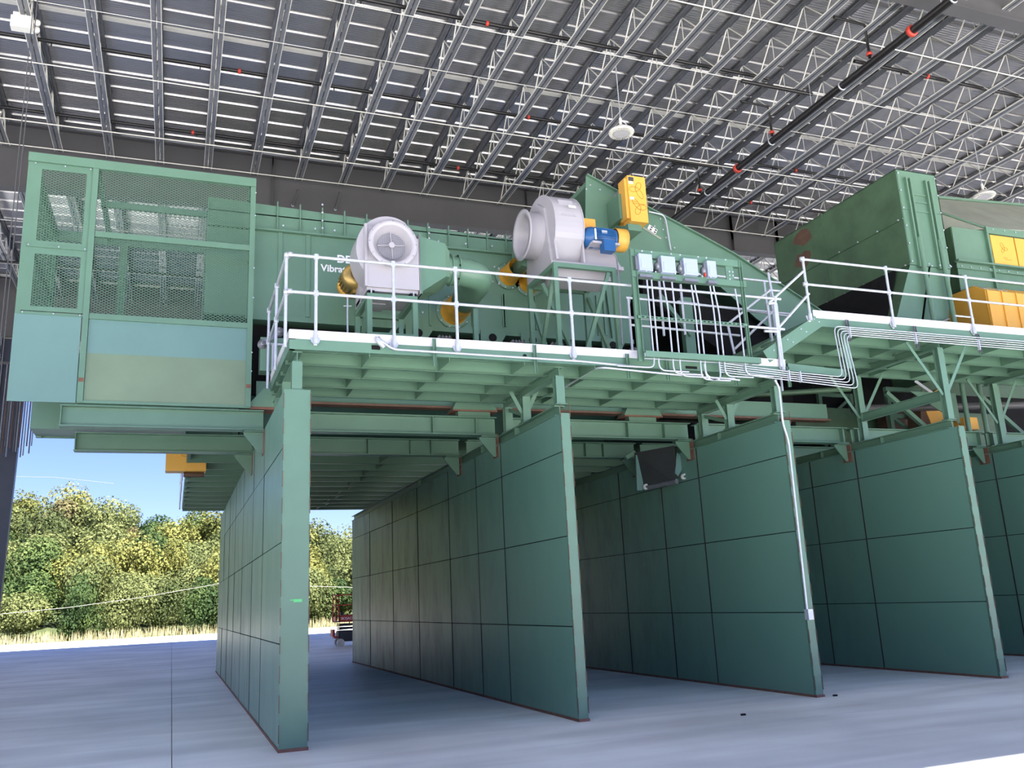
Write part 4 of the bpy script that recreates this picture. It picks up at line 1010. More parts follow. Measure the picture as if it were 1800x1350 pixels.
def emblem(parent, c, s, rot, y, m='print'):               # three interlocked leaf loops
    b = MB()
    for k in range(3):
        a0 = rot+k*2*PI/3; pts_ = []
        ln = s*(1.25 if k == 0 else .95)
        for q in range(20):
            t_ = 2*PI*q/20; u_ = ln*(.35+.62*math.cos(t_)); v_ = s*.30*math.sin(t_)*(1+.25*math.cos(t_))
            pts_.append((c.x+u_*math.cos(a0)-v_*math.sin(a0), y, c.z+u_*math.sin(a0)+v_*math.cos(a0)))
        b.tube(pts_, s*.028, 4, closed=True)
    return b.build('emblem', m, parent)
yg = thing('drive_guard', 'tall narrow yellow drive guard with knot emblems on the conveyor head', 'machine guard', (8.1, 13.4, 8.6))
YY = 13.35
a, b = at(1103, 308, 1, YY), at(1140, 390, 1, YY)
MB().hexa([(a.x, YY, b.z-.02), (b.x, YY, b.z-.02), (b.x, YY+.28, b.z-.02), (a.x, YY+.28, b.z-.02)], [(a.x-.01, YY, a.z), (b.x, YY, a.z), (b.x, YY+.28, a.z), (a.x-.01, YY+.28, a.z)]).build('guard_box', 'yellow', yg)
MB().box(a.x-.06, a.x, YY+.04, YY+.28, b.z+.05, a.z-.05).build('guard_lip', 'yellow', yg)
MB().box(a.x-.12, a.x-.05, YY+.2, YM-.06, b.z+.1, a.z-.3).build('mounting_arm', 'green', yg)
MB().box(a.x-.02, b.x-.1, YY+.1, YM-.06, b.z-.16, b.z-.03).build('mounting_bracket', 'green', yg)
wdt = b.x-a.x
emblem(yg, Vector((a.x+wdt*.48, 0, a.z-.27)), .17, -1.0, YY-.003); emblem(yg, Vector((a.x+wdt*.52, 0, b.z+.27)), .17, 2.2, YY-.003)
MB().box(a.x+.01, a.x+.12, YY-.004, YY, a.z-.11, a.z-.03).build('warning_sticker', 'sticker_d', yg)
MB().box(a.x+.01, a.x+.10, YY-.004, YY, a.z-.17, a.z-.12).build('warning_sticker', 'sticker', yg)
MB().box(a.x+.01, a.x+.10, YY-.004, YY, a.z-.49, a.z-.44).build('warning_sticker', 'sticker', yg)
MB().box(a.x+.04, a.x+.17, YY-.004, YY, a.z-.53, a.z-.52).build('printed_line', 'print', yg)
MB().box(a.x+.06, b.x-.04, YY-.004, YY, a.z-.57, a.z-.56).build('printed_line', 'print', yg)
c = at(1094, 385, 1, YM-.1); MB().lathe((c.x, YM-.06, c.z), (0, -1, 0), [(.01, .14), (.1, .13), (.13, .08), (.13, 0)], 20).build('pulley', 'yellow', yg)
tag(MB().tube(smooth_path([at(1096, 330, 1, YM-.2), at(1080, 342, 1, YM-.2), at(1079, 358, 1, YM-.2), at(1097, 366, 1, YM-.2)], .15), .018, 6).build('flex_conduit', 'joist'), 'short grey flexible conduit looping behind the tall yellow guard', 'conduit')

# ================================================================ CONTROL FRAME
YF = 10.98
cf = thing('control_frame', 'green channel frame carrying four grey switch boxes on the platform edge', 'equipment frame', (6.4, YF, 5.0))
xL, xR = at(1118, 540, 1, YF).x, at(1309, 555, 1, YF).x; zT = at(1115, 440, 1, YF).z; zM = at(1118, 480, 1, YF).z; zL = at(1330, 571, 1, YF).z
MB().channel((xL, YF, 4.9), (xL, YF, zT), .05, .09, .008, -1, up=(1, 0, 0)).build('post', 'green', cf)
MB().channel((xR, YF, 4.95), (xR, YF, zT), .04, .05, .008, -1, up=(1, 0, 0)).build('post', 'green', cf)
MB().channel((xL-.02, YF-.02, zT-.05), (xR+.04, YF-.02, zT-.05), .07, .11, .008, -1).build('top_channel', 'green', cf)
MB().channel((xL-.02, YF-.02, zM-.02), (xR+.08, YF-.02, zM-.02), .08, .10, .008, -1).build('middle_channel', 'green', cf)
MB().box(xL, xR, YF-.045, YF-.01, 5.56, 5.60).build('slotted_strut', 'green', cf)
sl_ = MB()
for k in range(24): x = xL+.06+k*(xR-xL-.1)/24; sl_.box(x, x+.04, YF-.048, YF-.044, 5.572, 5.588)
sl_.build('strut_slot', 'rubber', cf)
MB().channel((xL+.03, YF-.12, 4.99), (xR+.12, YF-.12, 4.99), .08, .09, .008, -1).build('bottom_channel', 'green', cf)
MB().box(xR-.26, xR-.12, YF-.0, YF+.02, zM, zT-.02).build('mounting_plate', 'green', cf)
bb = []
for x in (.12, .28, .62, .78, 1.1, 1.25, 1.6): bb += [(xL+x, YF-.1, zT-.05), (xL+x+.04, YF-.105, zM-.0)]
bb += [(xR-.22, YF-.02, zM+.1), (xR-.16, YF-.02, zM+.1), (xR-.22, YF-.02, zM+.16), (xR-.16, YF-.02, zM+.16)]
bolts([Vector(q) for q in bb], (0, -1, 0), .013, .02).build('bolt', 'galv', cf)
sw0 = None
sn = ['leftmost of four', 'second from the left of four', 'third from the left of four', 'narrower rightmost of four']
for k, (ua, ub) in enumerate(((1124, 1147), (1163, 1187), (1202, 1226), (1243, 1258))):
    x0, x1 = at(ua, 462, 1, YF-.1).x, at(ub, 462, 1, YF-.1).x
    t = thing('switch_box', 'grey-blue safety switch box, %s on the green frame' % sn[k], 'switch box', (x0, YF-.1, zM+.03), 'grey switch boxes on the control frame')
    z0_, z1_ = zM+.035, zT-.115
    MB().box(x0, x1, YF-.1, YF-.0, z0_-.02, z1_+.03).build('enclosure', 'switch', t)
    MB().box(x0+.03, x1-.02, YF-.106, YF-.1, z0_+.01, z1_-.06).build('door_panel', 'switch', t)
    MB().box(x0-.045, x0, YF-.07, YF-.02, z0_, z1_).build('handle_housing', 'joist', t)
    if k: MB().lathe((x0-.05, YF-.05, z0_+.09), (-1, 0, 0), [(.01, .04), (.06, .03), (.065, 0)], 12).build('rotary_handle', 'joist', t)
    if k == 3: MB().box(x0-.06, x0-.04, YF-.1, YF-.07, z0_-.02, z0_+.04).build('red_lever', 'red', t)
    MB().box(x0+.0, x1+.0, YF-.09, YF+.0, z0_-.06-.055, z0_-.02-.055).build('bottom_hub', 'joist', t)
# conduits dropping from the switch boxes
cn = ['first', 'second', 'third', 'fourth', 'fifth', 'sixth', 'seventh', 'eighth', 'ninth']
drop = [(1137, 492, 1149, 'L', 0), (1145, 492, 1157, 'R', 1), (1166, 494, 1182, 'R', 2), (1181, 496, 1194, 'R', 3), (1215, 501, 1230, 'R', 4), (1221, 501, 1238, 'R', 3), (1248, 503, 1263, 'L2', 4), (1254, 503, 1272, 'R', 2), (1292, 508, 1308, 'R', 1)]
zc_ = [4.80, 4.765, 4.73, 4.695, 4.66]
for k, (u0, v0, u1, kind, row) in enumerate(drop):
    a = at(u0, v0, 1, YF-.05); b = at(u1, 625, 1, YF-.05)
    zz = zc_[row]; pts_ = [a, Vector((a.x+(b.x-a.x)*.15, YF-.05, 6.1)), Vector((b.x, YF-.05, 5.75)), Vector((b.x, YF-.05, zz))]
    if kind == 'L': pts_ += [Vector((at(1085, 640, 1, YF-.05).x, YF-.05, zz))]
    elif kind == 'L2': pts_ += [Vector((b.x-.25, YF-.05, zz)), Vector((b.x-.27, YF-.05, 4.9))]
    else: pts_ += [Vector((b.x+.5, YF-.05, zz))]
    tag(MB().tube(smooth_path(pts_, .11), .013, 7).build('drop_conduit', 'galv'), 'galvanised conduit dropping from the switch boxes, %s from the left' % cn[k], 'conduit', 'conduits below the switch boxes')
# long conduit run under the edge to the left
a = at(665, 598, 1, YF); b = at(684, 612, 1, YF)
pts_ = [at(660, 593, 1, YF+.1), at(672, 600, 1, YF), at(690, 614, 1, YF), at(1020, 635, 1, YF), at(1120, 645, 1, YF)]
tag(MB().tube(smooth_path(pts_, .1), .017, 7).build('long_conduit', 'galv'), 'long single galvanised conduit along the lower platform edge', 'conduit')
tag(MB().lathe(at(662, 594, 1, YF+.05), (.5, 0, -.6), [(.02, 0), (.04, .0), (.045, .1), (.03, .16)], 10).build('conduit_outlet', 'galv'), 'galvanised conduit outlet at the start of the long edge conduit', 'conduit')
pts_ = [at(990, 682, 1, 12.3), at(1045, 648, 1, 11.2), at(1060, 646, 1, YF), at(1170, 657, 1, YF), at(1300, 668, 1, YF)]
tag(MB().tube(smooth_path(pts_, .2), .016, 7).build('long_conduit', 'galv'), 'galvanised conduit curving out from under the platform by the second wall', 'conduit')
tag(MB().tube(smooth_path([at(990, 682, 1, 12.3), at(962, 695, 1, 12.7), at(925, 710, 1, 13.2)], .1), .016, 7).build('long_conduit', 'green'), 'green-shaded conduit under the platform beside the second wall support', 'conduit')
# bundle of five
for k in range(5):
    yb = YF-.02; o = k*3.9
    A = at(1265, 638+o*1.0, 1, yb); B = at(1400, 655+o*.95, 1, yb)
    C = at(1482+k*7.0, 663+o*1.3, 1, yb); D = at(1465+k*5.4, 573+o*1.0, 1, yb)
    E_ = at(1800, 600+o*.95, 1, yb); dr = (E_-at(1500, 576+o, 1, yb)); F_ = E_+dr*.6
    pts_ = [A, B, C, D, E_, F_]
    tag(MB().tube(smooth_path(pts_, .13, 5), .0095, 7).build('bundle_conduit', 'galv'), 'galvanised conduit in the bundle of five along the platform edges, %s from the top' % cn[k], 'conduit', 'bundle of five conduits')
for (u, v, s) in ((1408, 670, 20), (1388, 668, 18), (1495, 592, 22), (1611, 603, 22), (1722, 614, 22)):
    c = at(u, v-8, 1, YF-.045); tag(MB().box(c.x-.008, c.x+.008, YF-.05, YF+.0, c.z-.09, c.z+.09).build('conduit_clamp', 'galv'), 'galvanised strap clamping the five conduits', 'clamp', 'straps on the conduit bundle')
# conduit down the third wall end
pts_ = [at(1362, 668, 1, YF), at(1369, 680, 1, YF), at(1376, 745, 1, YF+.02), at(1386, 775, 1, YF+.08), at(1419, 1075, 1, YF+.08)]
cd = thing('wall_conduit', 'galvanised conduit running down the end of the third divider wall to a small box', 'conduit', at(1419, 1075, 1, YF+.08))
MB().tube(smooth_path(pts_, .1), .018, 8).build('tube', 'galv', cd)
c = at(1423, 1080, 1, YF+.08); MB().box(c.x-.05, c.x+.04, YF+.04, YF+.13, c.z-.075, c.z+.075).build('outlet_box', 'galv', cd)

# ================================================================ HOPPER (dark green box chute, right)
hp = thing('feed_hopper', 'tall weathered dark green box chute standing on the upper platform', 'hopper', (14, 13, 5.9))
hx0, hx1 = 14.0, 15.1; hy0, hy1 = 13.0, 17.15; hzt = 10.1; hzb = 7.93
MB().box(hx0+.01, hx0+.02, hy0, hy1, hzb, hzt).build('liner', 'green_old', hp)
ym, zm_ = 15.35, 9.0
for (ya, yb) in ((hy0, ym), (ym, hy1)):
    for (za, zb) in ((hzb, 8.95), (8.95, hzt)):
        MB().box(hx0, hx0+.012, ya+.01, yb-.01, za+.008, zb-.008).build('side_sheet', 'green_old', hp)
MB().box(hx0-.02, hx0, ym-.03, ym+.03, hzb-.5, hzt).build('seam_strip', 'green_old', hp)
MB().prism([(hx0-.03, hy0, hzb), (hx0-.03, hy1, hzb), (hx0-.03, hy1, hzb+.03), (hx0-.03, hy0, hzb+.03)], (.03, 0, 0)).build('seam_strip', 'green_old', hp)
MB().box(hx0-.03, hx0, hy0, hy1, 8.94, 8.97).build('seam_strip', 'green_old', hp)
for (za, zb) in ((hzb, 9.17), (9.17, hzt)): MB().box(hx0, hx1, hy0, hy0+.012, za+.004, zb-.004).build('front_sheet', 'green', hp)
MB().box(hx1-.02, hx1, hy0, hy1, hzb, hzt).build('side_sheet', 'green_old', hp)
MB().box(hx0, hx1, hy1-.02, hy1, hzb, hzt).build('back_sheet', 'green_old', hp)
MB().box(hx0, hx1, hy0, hy1, hzt-.02, hzt).build('top_sheet', 'green_old', hp)
for x in (hx0+.2, hx0+.31, hx1-.36, hx1-.25): MB().box(x-.02, x+.02, hy0-.07, hy0, hzb-.05, hzt-.2).build('front_rib', 'green', hp)
for z in (9.55, 9.38): MB().box(hx0+.34, hx1-.4, hy0-.03, hy0, z-.02, z+.02).build('cross_rib', 'green', hp)
MB().box(hx0+.33, hx1-.38, hy0-.02, hy0, 9.15, 9.19).build('cross_rib', 'green', hp)
bb = [(hx0-.035, y, z) for y in (13.1, 13.7, 14.3, 14.9, 15.5, 16.2) for z in (8.955, hzb+.015)]
bolts([Vector(q) for q in bb], (-1, 0, 0), .02, .02).build('bolt', 'galv', hp)
bb = [(x, hy0-.005, z) for x in (hx0+.04, hx1-.04) for z in (8.0, 8.4, 8.8, 9.2, 9.6, 10.0)]+[(hx0+.25+.15*k, hy0-.08 if k % 2 else hy0-.01, hzb+.01) for k in range(6)]
bolts([Vector(q) for q in bb], (0, -1, 0), .018, .02).build('bolt', 'galv', hp)
for (u, v, s) in ((1410, 418, .27), (1411, 457, .24)):
    c = at(u, v, 0, hx0-.002); rg = random.Random(u+v)
    MB().prism([(hx0-.003, c.y+1.25*s*rg.uniform(.7, 1.2)*math.cos(a_*PI/6), c.z+s*.9*rg.uniform(.6, 1.15)*math.sin(a_*PI/6)) for a_ in range(12)], (.003, 0, 0)).build('rust_patch', 'brown', hp)
# lower chute legs and the two pipes in front
zl_ = 5.87
a = at(1601, 470, 1, 13.05); 
MB().hexa([(14.0, 13.05, hzb-.02), (14.02, 14.6, hzb-.02), (14.0, 14.6, hzb), (14.0, 13.05, hzb)], [(13.1, 13.0, zl_), (13.15, 14.6, zl_), (13.1, 14.6, zl_), (13.08, 13.0, zl_)]).build('chute_side', 'green_old', hp)
MB().prism([(14.0, 13.02, hzb), (14.5, 13.02, hzb), (13.75, 13.02, zl_), (13.0, 13.02, zl_)], (0, .012, 0)).build('chute_front', 'green', hp)
MB().prism([(14.55, 13.02, hzb), (15.1, 13.02, hzb), (14.55, 13.02, zl_), (13.82, 13.02, zl_)], (0, .012, 0)).build('chute_front', 'green', hp)
MB().prism([(15.1, 13.04, hzb), (15.1, 14.6, hzb), (14.6, 14.6, zl_), (14.6, 13.04, zl_)], (.012, 0, 0)).build('chute_side', 'green_old', hp)
MB().box(12.5, 13.1, 14.5, 17, 5.9, 7.2).build('rubber_curtain', 'rubber', hp)
MB().prism([(13.9, 13.3, hzb), (13.9, 17.1, hzb), (13.3, 16.6, 6.3), (13.3, 13.4, 6.3)], (.02, 0, 0)).build('rubber_curtain', 'rubber', hp)
for x in (hx0+.27, hx1-.27): MB().tube([(x, 12.9, 5.87), (x, 12.93, hzb+.6)], .05, 12).build('front_pipe', 'green', hp)
MB().tube([at(1630, 576, 1, 12.7), at(1668, 560, 1, 12.9)], .02, 6).build('tie_rod', 'joist', hp)

# ================================================================ RIGHT-HAND SCREEN HOUSING
hs = thing('screen_housing', 'wide green screen housing with dusty sloped hood at the right edge', 'machine', (16, 13.4, 7))
ya_ = 13.6
A = [at(1738, 398, 1, ya_), at(1660, 362, 1, ya_+1.4)]
xh0, xh1, xh2 = 16.05, 17.05, 20.5
zt_ = 9.27; zr = 9.95
MB().prism([(xh1, ya_, zt_+.05), (xh2, ya_, zt_+.25), (xh2, ya_+1.5, zr+1.0), (xh1-1.3, ya_+1.5, zr+.75)], (0, 0, .03)).build('hood_slope', 'grey_green', hs)
MB().prism([(xh1, ya_, zt_+.05), (xh1-1.3, ya_+1.5, zr+.75), (xh0-.35, ya_+.9, zt_+.05)], (0, 0, .02)).build('hood_slope', 'grey_green', hs)
MB().bar((xh1, ya_-.02, zt_+.06), (xh1-1.3, ya_+1.5, zr+.8), .06, .04).build('hip_strip', 'green', hs)
MB().bar((xh1-1.3, ya_+1.5, zr+.82), (xh2, ya_+1.5, zr+1.06), .06, .06).build('ridge_strip', 'green', hs)
MB().box(xh1-.04, xh2, ya_-.06, ya_, zt_-.08, zt_+.08).build('eaves_beam', 'green', hs)
MB().prism([(xh0-.1, ya_+.02, 6.4), (xh1, ya_+.02, 6.4), (xh1, ya_+.02, zt_), (xh0, ya_+.02, zt_)], (0, .02, 0)).build('front_sheet', 'green', hs)
MB().box(xh1, xh2, ya_+.05, ya_+.07, 5.9, zt_).build('front_sheet', 'green', hs)
MB().prism([(xh0-.02, ya_+.04, 6.0), (xh0-.02, ya_+2.4, 6.0), (xh0-.02, ya_+2.4, zt_), (xh0-.02, ya_+.04, zt_)], (.02, 0, 0)).build('side_sheet', 'green_old', hs)
MB().box(xh0, xh2, ya_+2.4, ya_+2.42, 6, zr+.7).build('back_sheet', 'green_old', hs)
MB().box(xh1-.03, xh1+.03, ya_-.05, ya_+.05, 6.9, zt_).build('corner_rib', 'green', hs)
for z in (8.42, 8.05): MB().box(xh0-.1, xh2, ya_-.10, ya_+.02, z-.02, z+.02).build('belt_course', 'green', hs)
MB().box(xh0-.1, xh2, ya_-.03, ya_, 8.26, 8.34).build('belt_course', 'green', hs)
MB().box(xh1+.08, xh1+.80, ya_-.03, ya_+.05, 8.47, 9.17).build('access_panel', 'yellow', hs)
MB().box(xh1+.84, xh1+1.9, ya_-.03, ya_+.05, 8.47, 9.17).build('access_panel', 'yellow', hs)
emblem(hs, Vector((xh1+.43, 0, 8.86)), .13, 2.0, ya_-.034); 
MB().box(xh1+.38, xh1+.5, ya_-.034, ya_-.03, 8.63, 8.64).build('printed_line', 'print', hs); MB().box(xh1+.42, xh1+.62, ya_-.034, ya_-.03, 8.59, 8.60).build('printed_line', 'print', hs)
bb = [(xh1+.15+.35*k, ya_-.065, zt_+.02) for k in range(8)]+[(xh0+.02+.28*k, ya_-.035, 8.30) for k in range(12)]
bolts([Vector(q) for q in bb], (0, -1, 0), .016, .02).build('bolt', 'galv', hs)
# yellow guard house in front
yh = thing('machine_guard', 'large ribbed yellow machine guard with ventilation grilles at the right edge', 'machine guard', (16, 12.9, 6))
yk = 12.95; g0 = at(1700, 505, 1, yk).x; g1 = at(1742, 505, 1, yk).x
ztp = at(1742, 510, 1, yk).z; 
gx = at(1745, 580, 1, yk).x
MB().prism([(gx-.0, yk, 5.9), (gx+2.6, yk, 5.9), (gx+2.6, yk, ztp-.02), (gx-.02, yk, ztp-.02)], (0, .012, 0)).build('front_panel', 'yellow', yh)
sp = [(gx, yk, 5.9), (gx, yk+1.3, 5.9), (gx, yk+1.3, ztp-.3), (gx, yk+1.0, ztp+.18), (gx, yk+.3, ztp+.18), (gx, yk, ztp-.02)]
MB().prism(sp, (.012, 0, 0)).build('side_panel', 'yellow', yh)
MB().prism([(gx, yk, ztp-.02), (gx, yk+.3, ztp+.18), (gx+2.6, yk+.3, ztp+.18), (gx+2.6, yk, ztp-.02)], (0, 0, .01)).build('sloped_panel', 'yellow', yh)
MB().box(gx, gx+2.6, yk+.3, yk+1.0, ztp+.17, ztp+.18).build('top_panel', 'yellow', yh)
for k in range(4):
    x = gx+.02+.42*k; MB().box(x-.012, x+.012, yk-.03, yk+.0, 5.9, ztp).build('rib', 'yellow', yh)
    if k < 2:
        MB().box(x+.08, x+.34, yk-.006, yk, 6.35, 6.62).build('grille', 'grey_green', yh)
        MB().prism([(x+.06, yk+.1, ztp+.055), (x+.34, yk+.1, ztp+.055), (x+.34, yk+.25, ztp+.155), (x+.06, yk+.25, ztp+.155)], (0, 0, .012)).build('grille', 'grey_green', yh)

# ================================================================ THINGS BELOW THE UPPER PLATFORM
def vframe(x0, x1, y, z0, z1, lab):
    t = thing('lattice_frame', lab, 'steel frame', (x0, y, z0))
    for x in (x0, x1): MB().box(x-.05, x+.05, y-.05, y+.05, z0, z1).build('post', 'green', t)
    MB().box(x0, x1, y-.04, y+.04, z1-.1, z1).build('chord', 'green', t)
    MB().box(x0, x1, y-.04, y+.04, (z0+z1)/2-.05, (z0+z1)/2+.05).build('chord', 'green', t)
    zm2 = (z0+z1)/2
    MB().bar((x0, y, zm2), (x1, y, z1-.1), .07, .07).build('diagonal', 'green', t)
    MB().bar((x0, y, zm2), (x1, y, z0), .07, .07).build('diagonal', 'green', t)
    MB().bar((x1, y, zm2), (x0, y, z0), .07, .07).build('diagonal', 'green', t)
a, b = at(1445, 740, 1, 17.5), at(1500, 740, 1, 17.5)
vframe(a.x, b.x, 17.5, 4.75, 6.3, 'small dark green lattice frame seen between the third and fourth walls')
a, b = at(1560, 700, 1, 15.6), at(1622, 700, 1, 15.6)
vframe(a.x, b.x, 15.6, 4.62, 6.0, 'green lattice frame behind the fourth wall support')
t = thing('motor_guard', 'yellow angular guard under the upper platform behind the Y support', 'machine guard', (14, 15, 4.8))
pz = [at(u, v, 1, 15.0) for (u, v) in ((1622, 708), (1660, 722), (1668, 752), (1645, 762))]
MB().prism(pz, (0, .4, 0)).build('guard_body', 'yellow', t)
MB().prism([at(u, v, 1, 14.95) for (u, v) in ((1640, 690), (1650, 683), (1662, 695), (1660, 712), (1636, 700))], (0, .35, 0)).build('guard_body', 'yellow', t)
MB().bar(at(1608, 669, 1, 14.9), at(1640, 692, 1, 14.9), .02, .07, (0, 0, 1)).build('warning_strip', 'sticker', t)
MB().prism([at(u, v, 1, 15.02) for (u, v) in ((1618, 710), (1624, 710), (1645, 762), (1620, 762))], (0, .4, 0)).build('brown_panel', 'brown', t)
bp_ = thing('brown_cabinet', 'brown primed steel box behind the lattice frame under the upper platform', 'steel box', (13, 16.1, 4.76))
a, b = at(1556, 722, 1, 16.1), at(1668, 762, 1, 16.1)
MB().box(a.x, b.x, 16.1, 16.4, 4.76, a.z).build('body', 'brown', bp_); MB().box(a.x-.02, b.x+.02, 16.08, 16.42, a.z, a.z+.03).build('lid', 'brown', bp_)
t = thing('motor_guard', 'small yellow box resting behind the top of the fourth wall', 'machine guard', (13, 14.2, 4.6))
a, b = at(1695, 733, 1, 14.3), at(1722, 755, 1, 14.3)
MB().prism([(a.x, 14.3, b.z), (b.x+.0, 14.3, b.z), (b.x-.02, 14.3, a.z), (a.x+.02, 14.3, a.z)], (0, .4, 0)).build('guard_body', 'yellow', t)
t = thing('lower_conveyor', 'dark conveyor frame hidden under the screen housing', 'conveyor', (9.2, 16.6, 4.8))
MB().box(9.2, 20, 16.6, 16.64, 4.85, 5.7).build('side_plate', 'green_old', t)
MB().tube([(9.5, 15.2, 5.4), (13.8, 15.0, 5.75)], .06, 8).build('cross_tube', 'green_old', t)
MB().tube([(13.8, 15.0, 5.3), (19.8, 15.0, 5.6)], .09, 8).build('cross_tube', 'girder', t)
for x in (14.4, 17.2): MB().bar((x, 14.6, 5.6), (x+1.1, 14.6, 4.75), .09, .09).build('brace', 'green', t)
MB().prism([(14.9, 14.4, 5.6), (16.2, 14.4, 5.6), (16.2, 14.4, 4.9)], (0, .02, 0)).build('gusset_plate', 'green', t)
MB().box(9.2, 27, 17.6, 17.65, 4.76, 7.4).build('sky_blanking_plate', 'rubber', t)  # added black plate hides the bright sky below the upper platform
for k in range(4): 
    x = 15.3+.5*k; tag(MB().tube([(x, 13.85, 4.6), (x, 13.85, 5.7)], .05, 10).build('standpipe', 'green'), 'vertical green pipe at the right edge under the upper platform, %s from left' % cn[k], 'pipe', 'green standpipes')

# conveyor tail hanging between walls two and three
tc = thing('conveyor_tail', 'black conveyor belt end hanging in pale side plates between the second and third walls', 'conveyor', (8, 15, 3.5))
Yt = 14.6
A_, B_, C_, D_ = at(1120, 795, 1, Yt+.5), at(1186, 783, 1, Yt-.4), at(1190, 846, 1, Yt-.4), at(1134, 858, 1, Yt+.5)
MB().prism([A_, B_, C_, D_], (-.03, .08, 0)).build('belt', 'belt', tc)
MB().prism([at(u, v, 1, Yt+.5) for (u, v) in ((1118, 800), (1122, 800), (1131, 850), (1130, 862), (1120, 862))], (0, .03, 0)).build('side_plate', 'teal', tc)
MB().prism([at(u, v, 1, Yt-.4) for (u, v) in ((1190, 795), (1201, 806), (1202, 820), (1192, 837), (1187, 832))], (0, .03, 0)).build('side_plate', 'teal', tc)
MB().tube([D_, C_], .05, 10).build('tail_roller', 'joist', tc)
for p_, q_ in ((at(1134, 856, 1, Yt+.45), 0), (at(1201, 838, 1, Yt-.45), 0)):
    MB().lathe(p_, (0, -1, 0), [(.025, .0), (.025, .06), (.055, .06), (.055, 0)], 14).build('bearing', 'wheel', tc)
MB().bar(at(1100, 805, 1, Yt+.6), (A_.x, Yt+.6, 4.3), .06, .08).build('hanger', 'green', tc)
# far side drive guard (seen left of the first wall)
t = thing('drive_guard', 'yellow drive guard with knot emblem hanging beyond the first wall, against the sky', 'machine guard', (-.3, 19, 4.6))
a, b = at(292, 795, 1, 19.0), at(362, 828, 1, 19.0)
MB().box(a.x, b.x, 19, 19.35, b.z, a.z+.25).build('guard_body', 'yellow', t)
emblem(t, Vector(((a.x+b.x)/2+.05, 0, a.z-.02)), .16, 1.2, 18.995)
MB().tube([(a.x+.35, 19.2, b.z-.05), (a.x+.75, 19.2, b.z-.05)], .05, 10).build('shaft_stub', 'brown', t)
MB().box(.1, .5, 19.05, 19.3, 4.74, 4.8).build('support_foot', 'green', t)
rail_run([(.09, 17.7, 4.74), (.09, 27.7, 4.74)], 'galvanised handrail along the left end of the far platform', [(.09, y, 4.74) for y in (17.75, 19.5, 21.5, 23.5, 25.5, 27.6)], base=False, drop=.16)
# dark under-pan between the machine and the walls
t = thing('discharge_pan', 'dark discharge pan under the vibrating machine above the bays', 'machine', (1.6, 16.3, 4.8))
MB().prism([(1.0, 16.9, 4.78), (12.3, 16.9, 4.78), (12.3, 14.6, 5.1), (1.0, 14.6, 5.1)], (0, 0, .02)).build('pan_plate', 'green', t)
MB().box(1.0, 12.3, 17.0, 17.03, 4.6, 6.1).build('sky_blanking_plate', 'green_old', t)  # lengthened downward to hide bright sky under the pan
MB().box(1.0, 1.03, 14.5, 17.0, 4.78, 6.15).build('end_plate', 'rubber', t)
# rods hanging at the far left
rg = random.Random(3); YR = 36.9; zr_ = at(40, 640, 1, YR).z
for k in range(13):
    u = 14+k*4.6+rg.uniform(-1.2, 1.2); a = at(u, 640, 1, YR); b = at(u-9, 797+rg.uniform(-14, 10), 1, YR)
    tag(MB().tube([(a.x, YR, zr_), (a.x-.03, YR, b.z)], .024, 5).build('hanging_rod', ['joist', 'brown', 'girder'][k % 3]), 'thin steel rod hanging beside the left column below the mesh enclosure', 'hanging rod', 'bundle of rods hanging beside the left column')
t = thing('rod_rack', 'horizontal steel bar carrying the hanging rods beside the left column', 'bracket', (-5, YR, zr_))
MB().box(-6.9, at(90, 640, 1, YR).x, YR-.04, YR+.04, zr_-.04, zr_+.06).build('bar', 'girder', t)
MB().box(qa.x-.4, qa.x-.3, YR, YG[3]-.2, zr_-.02, zr_+.05).build('arm', 'girder', t)
# small bolted tie rods against the dark girder
for k, (u0, v0, u1, v1) in enumerate(((524, 333, 515, 360), (598, 338, 590, 367))):
    a, b = at(u0, v0, 1, 24.7), at(u1, v1, 1, 25.0)
    o = thing('flange_brace', 'short dark flange brace on the roof girder, %s of the two above the ribbed plates' % ('left' if k == 0 else 'right'), 'steel brace', a)
    MB().bar(a, (b.x, 25.04, b.z), .06, .06).build('brace_bar', 'girder', o); MB().disc((b.x, 25.07, b.z), (0, -1, 0), .045, .05, 8).build('bolt', 'galv', o)

# ================================================================ SCISSOR LIFT
ls = thing('scissor_lift', 'red and black scissor lift parked behind the second divider wall', 'scissor lift', (7.2, 37.9, 0))
lx = 6.38; ly = 37.9; Lw = 1.85; D_ = .8
MB().box(lx+.12, lx+Lw-.1, ly+.06, ly+D_-.06, .2, .62).build('chassis', 'lift_dark', ls)
MB().box(lx+.22, lx+Lw-.2, ly+.02, ly+.06, .28, .56).build('battery_cover', 'lift_dark', ls)
MB().box(lx-.12, lx-.02, ly+.1, ly+D_-.1, .42, .70).build('entry_step', 'lift_red', ls)
MB().box(lx-.05, lx+.14, ly+.15, ly+D_-.15, .34, .42).build('bumper', 'lift_red', ls)
for x in (lx+.2, lx+Lw-.25):
    for y in (ly, ly+D_-.12):
        MB().lathe((x, y+.12, .16), (0, -1, 0), [(.02, .0), (.16, 0), (.16, .12), (.1, .125), (.09, .1), (.03, .1), (.01, .12)], 20).build('wheel', 'wheel', ls)
for k in range(5):
    z = .62+.07*k; s = 1 if k % 2 else -1
    MB().bar((lx+.15, ly+.1+.02*(k % 2), z+.0), (lx+Lw-.15, ly+.1+.02*(k % 2), z+.05*s+.02), .03, .05).build('scissor_arm', 'lift_dark', ls)
    MB().bar((lx+.15, ly+D_-.12, z), (lx+Lw-.15, ly+D_-.12, z+.05*s+.02), .03, .05).build('scissor_arm', 'lift_dark', ls)
MB().box(lx, lx+Lw, ly+.0, ly+D_, .98, 1.02).build('platform_floor', 'lift_dark', ls)
MB().box(lx+.1, lx+Lw, ly-.01, ly+.01, 1.0, 1.26).build('toe_panel', 'lift_red', ls)
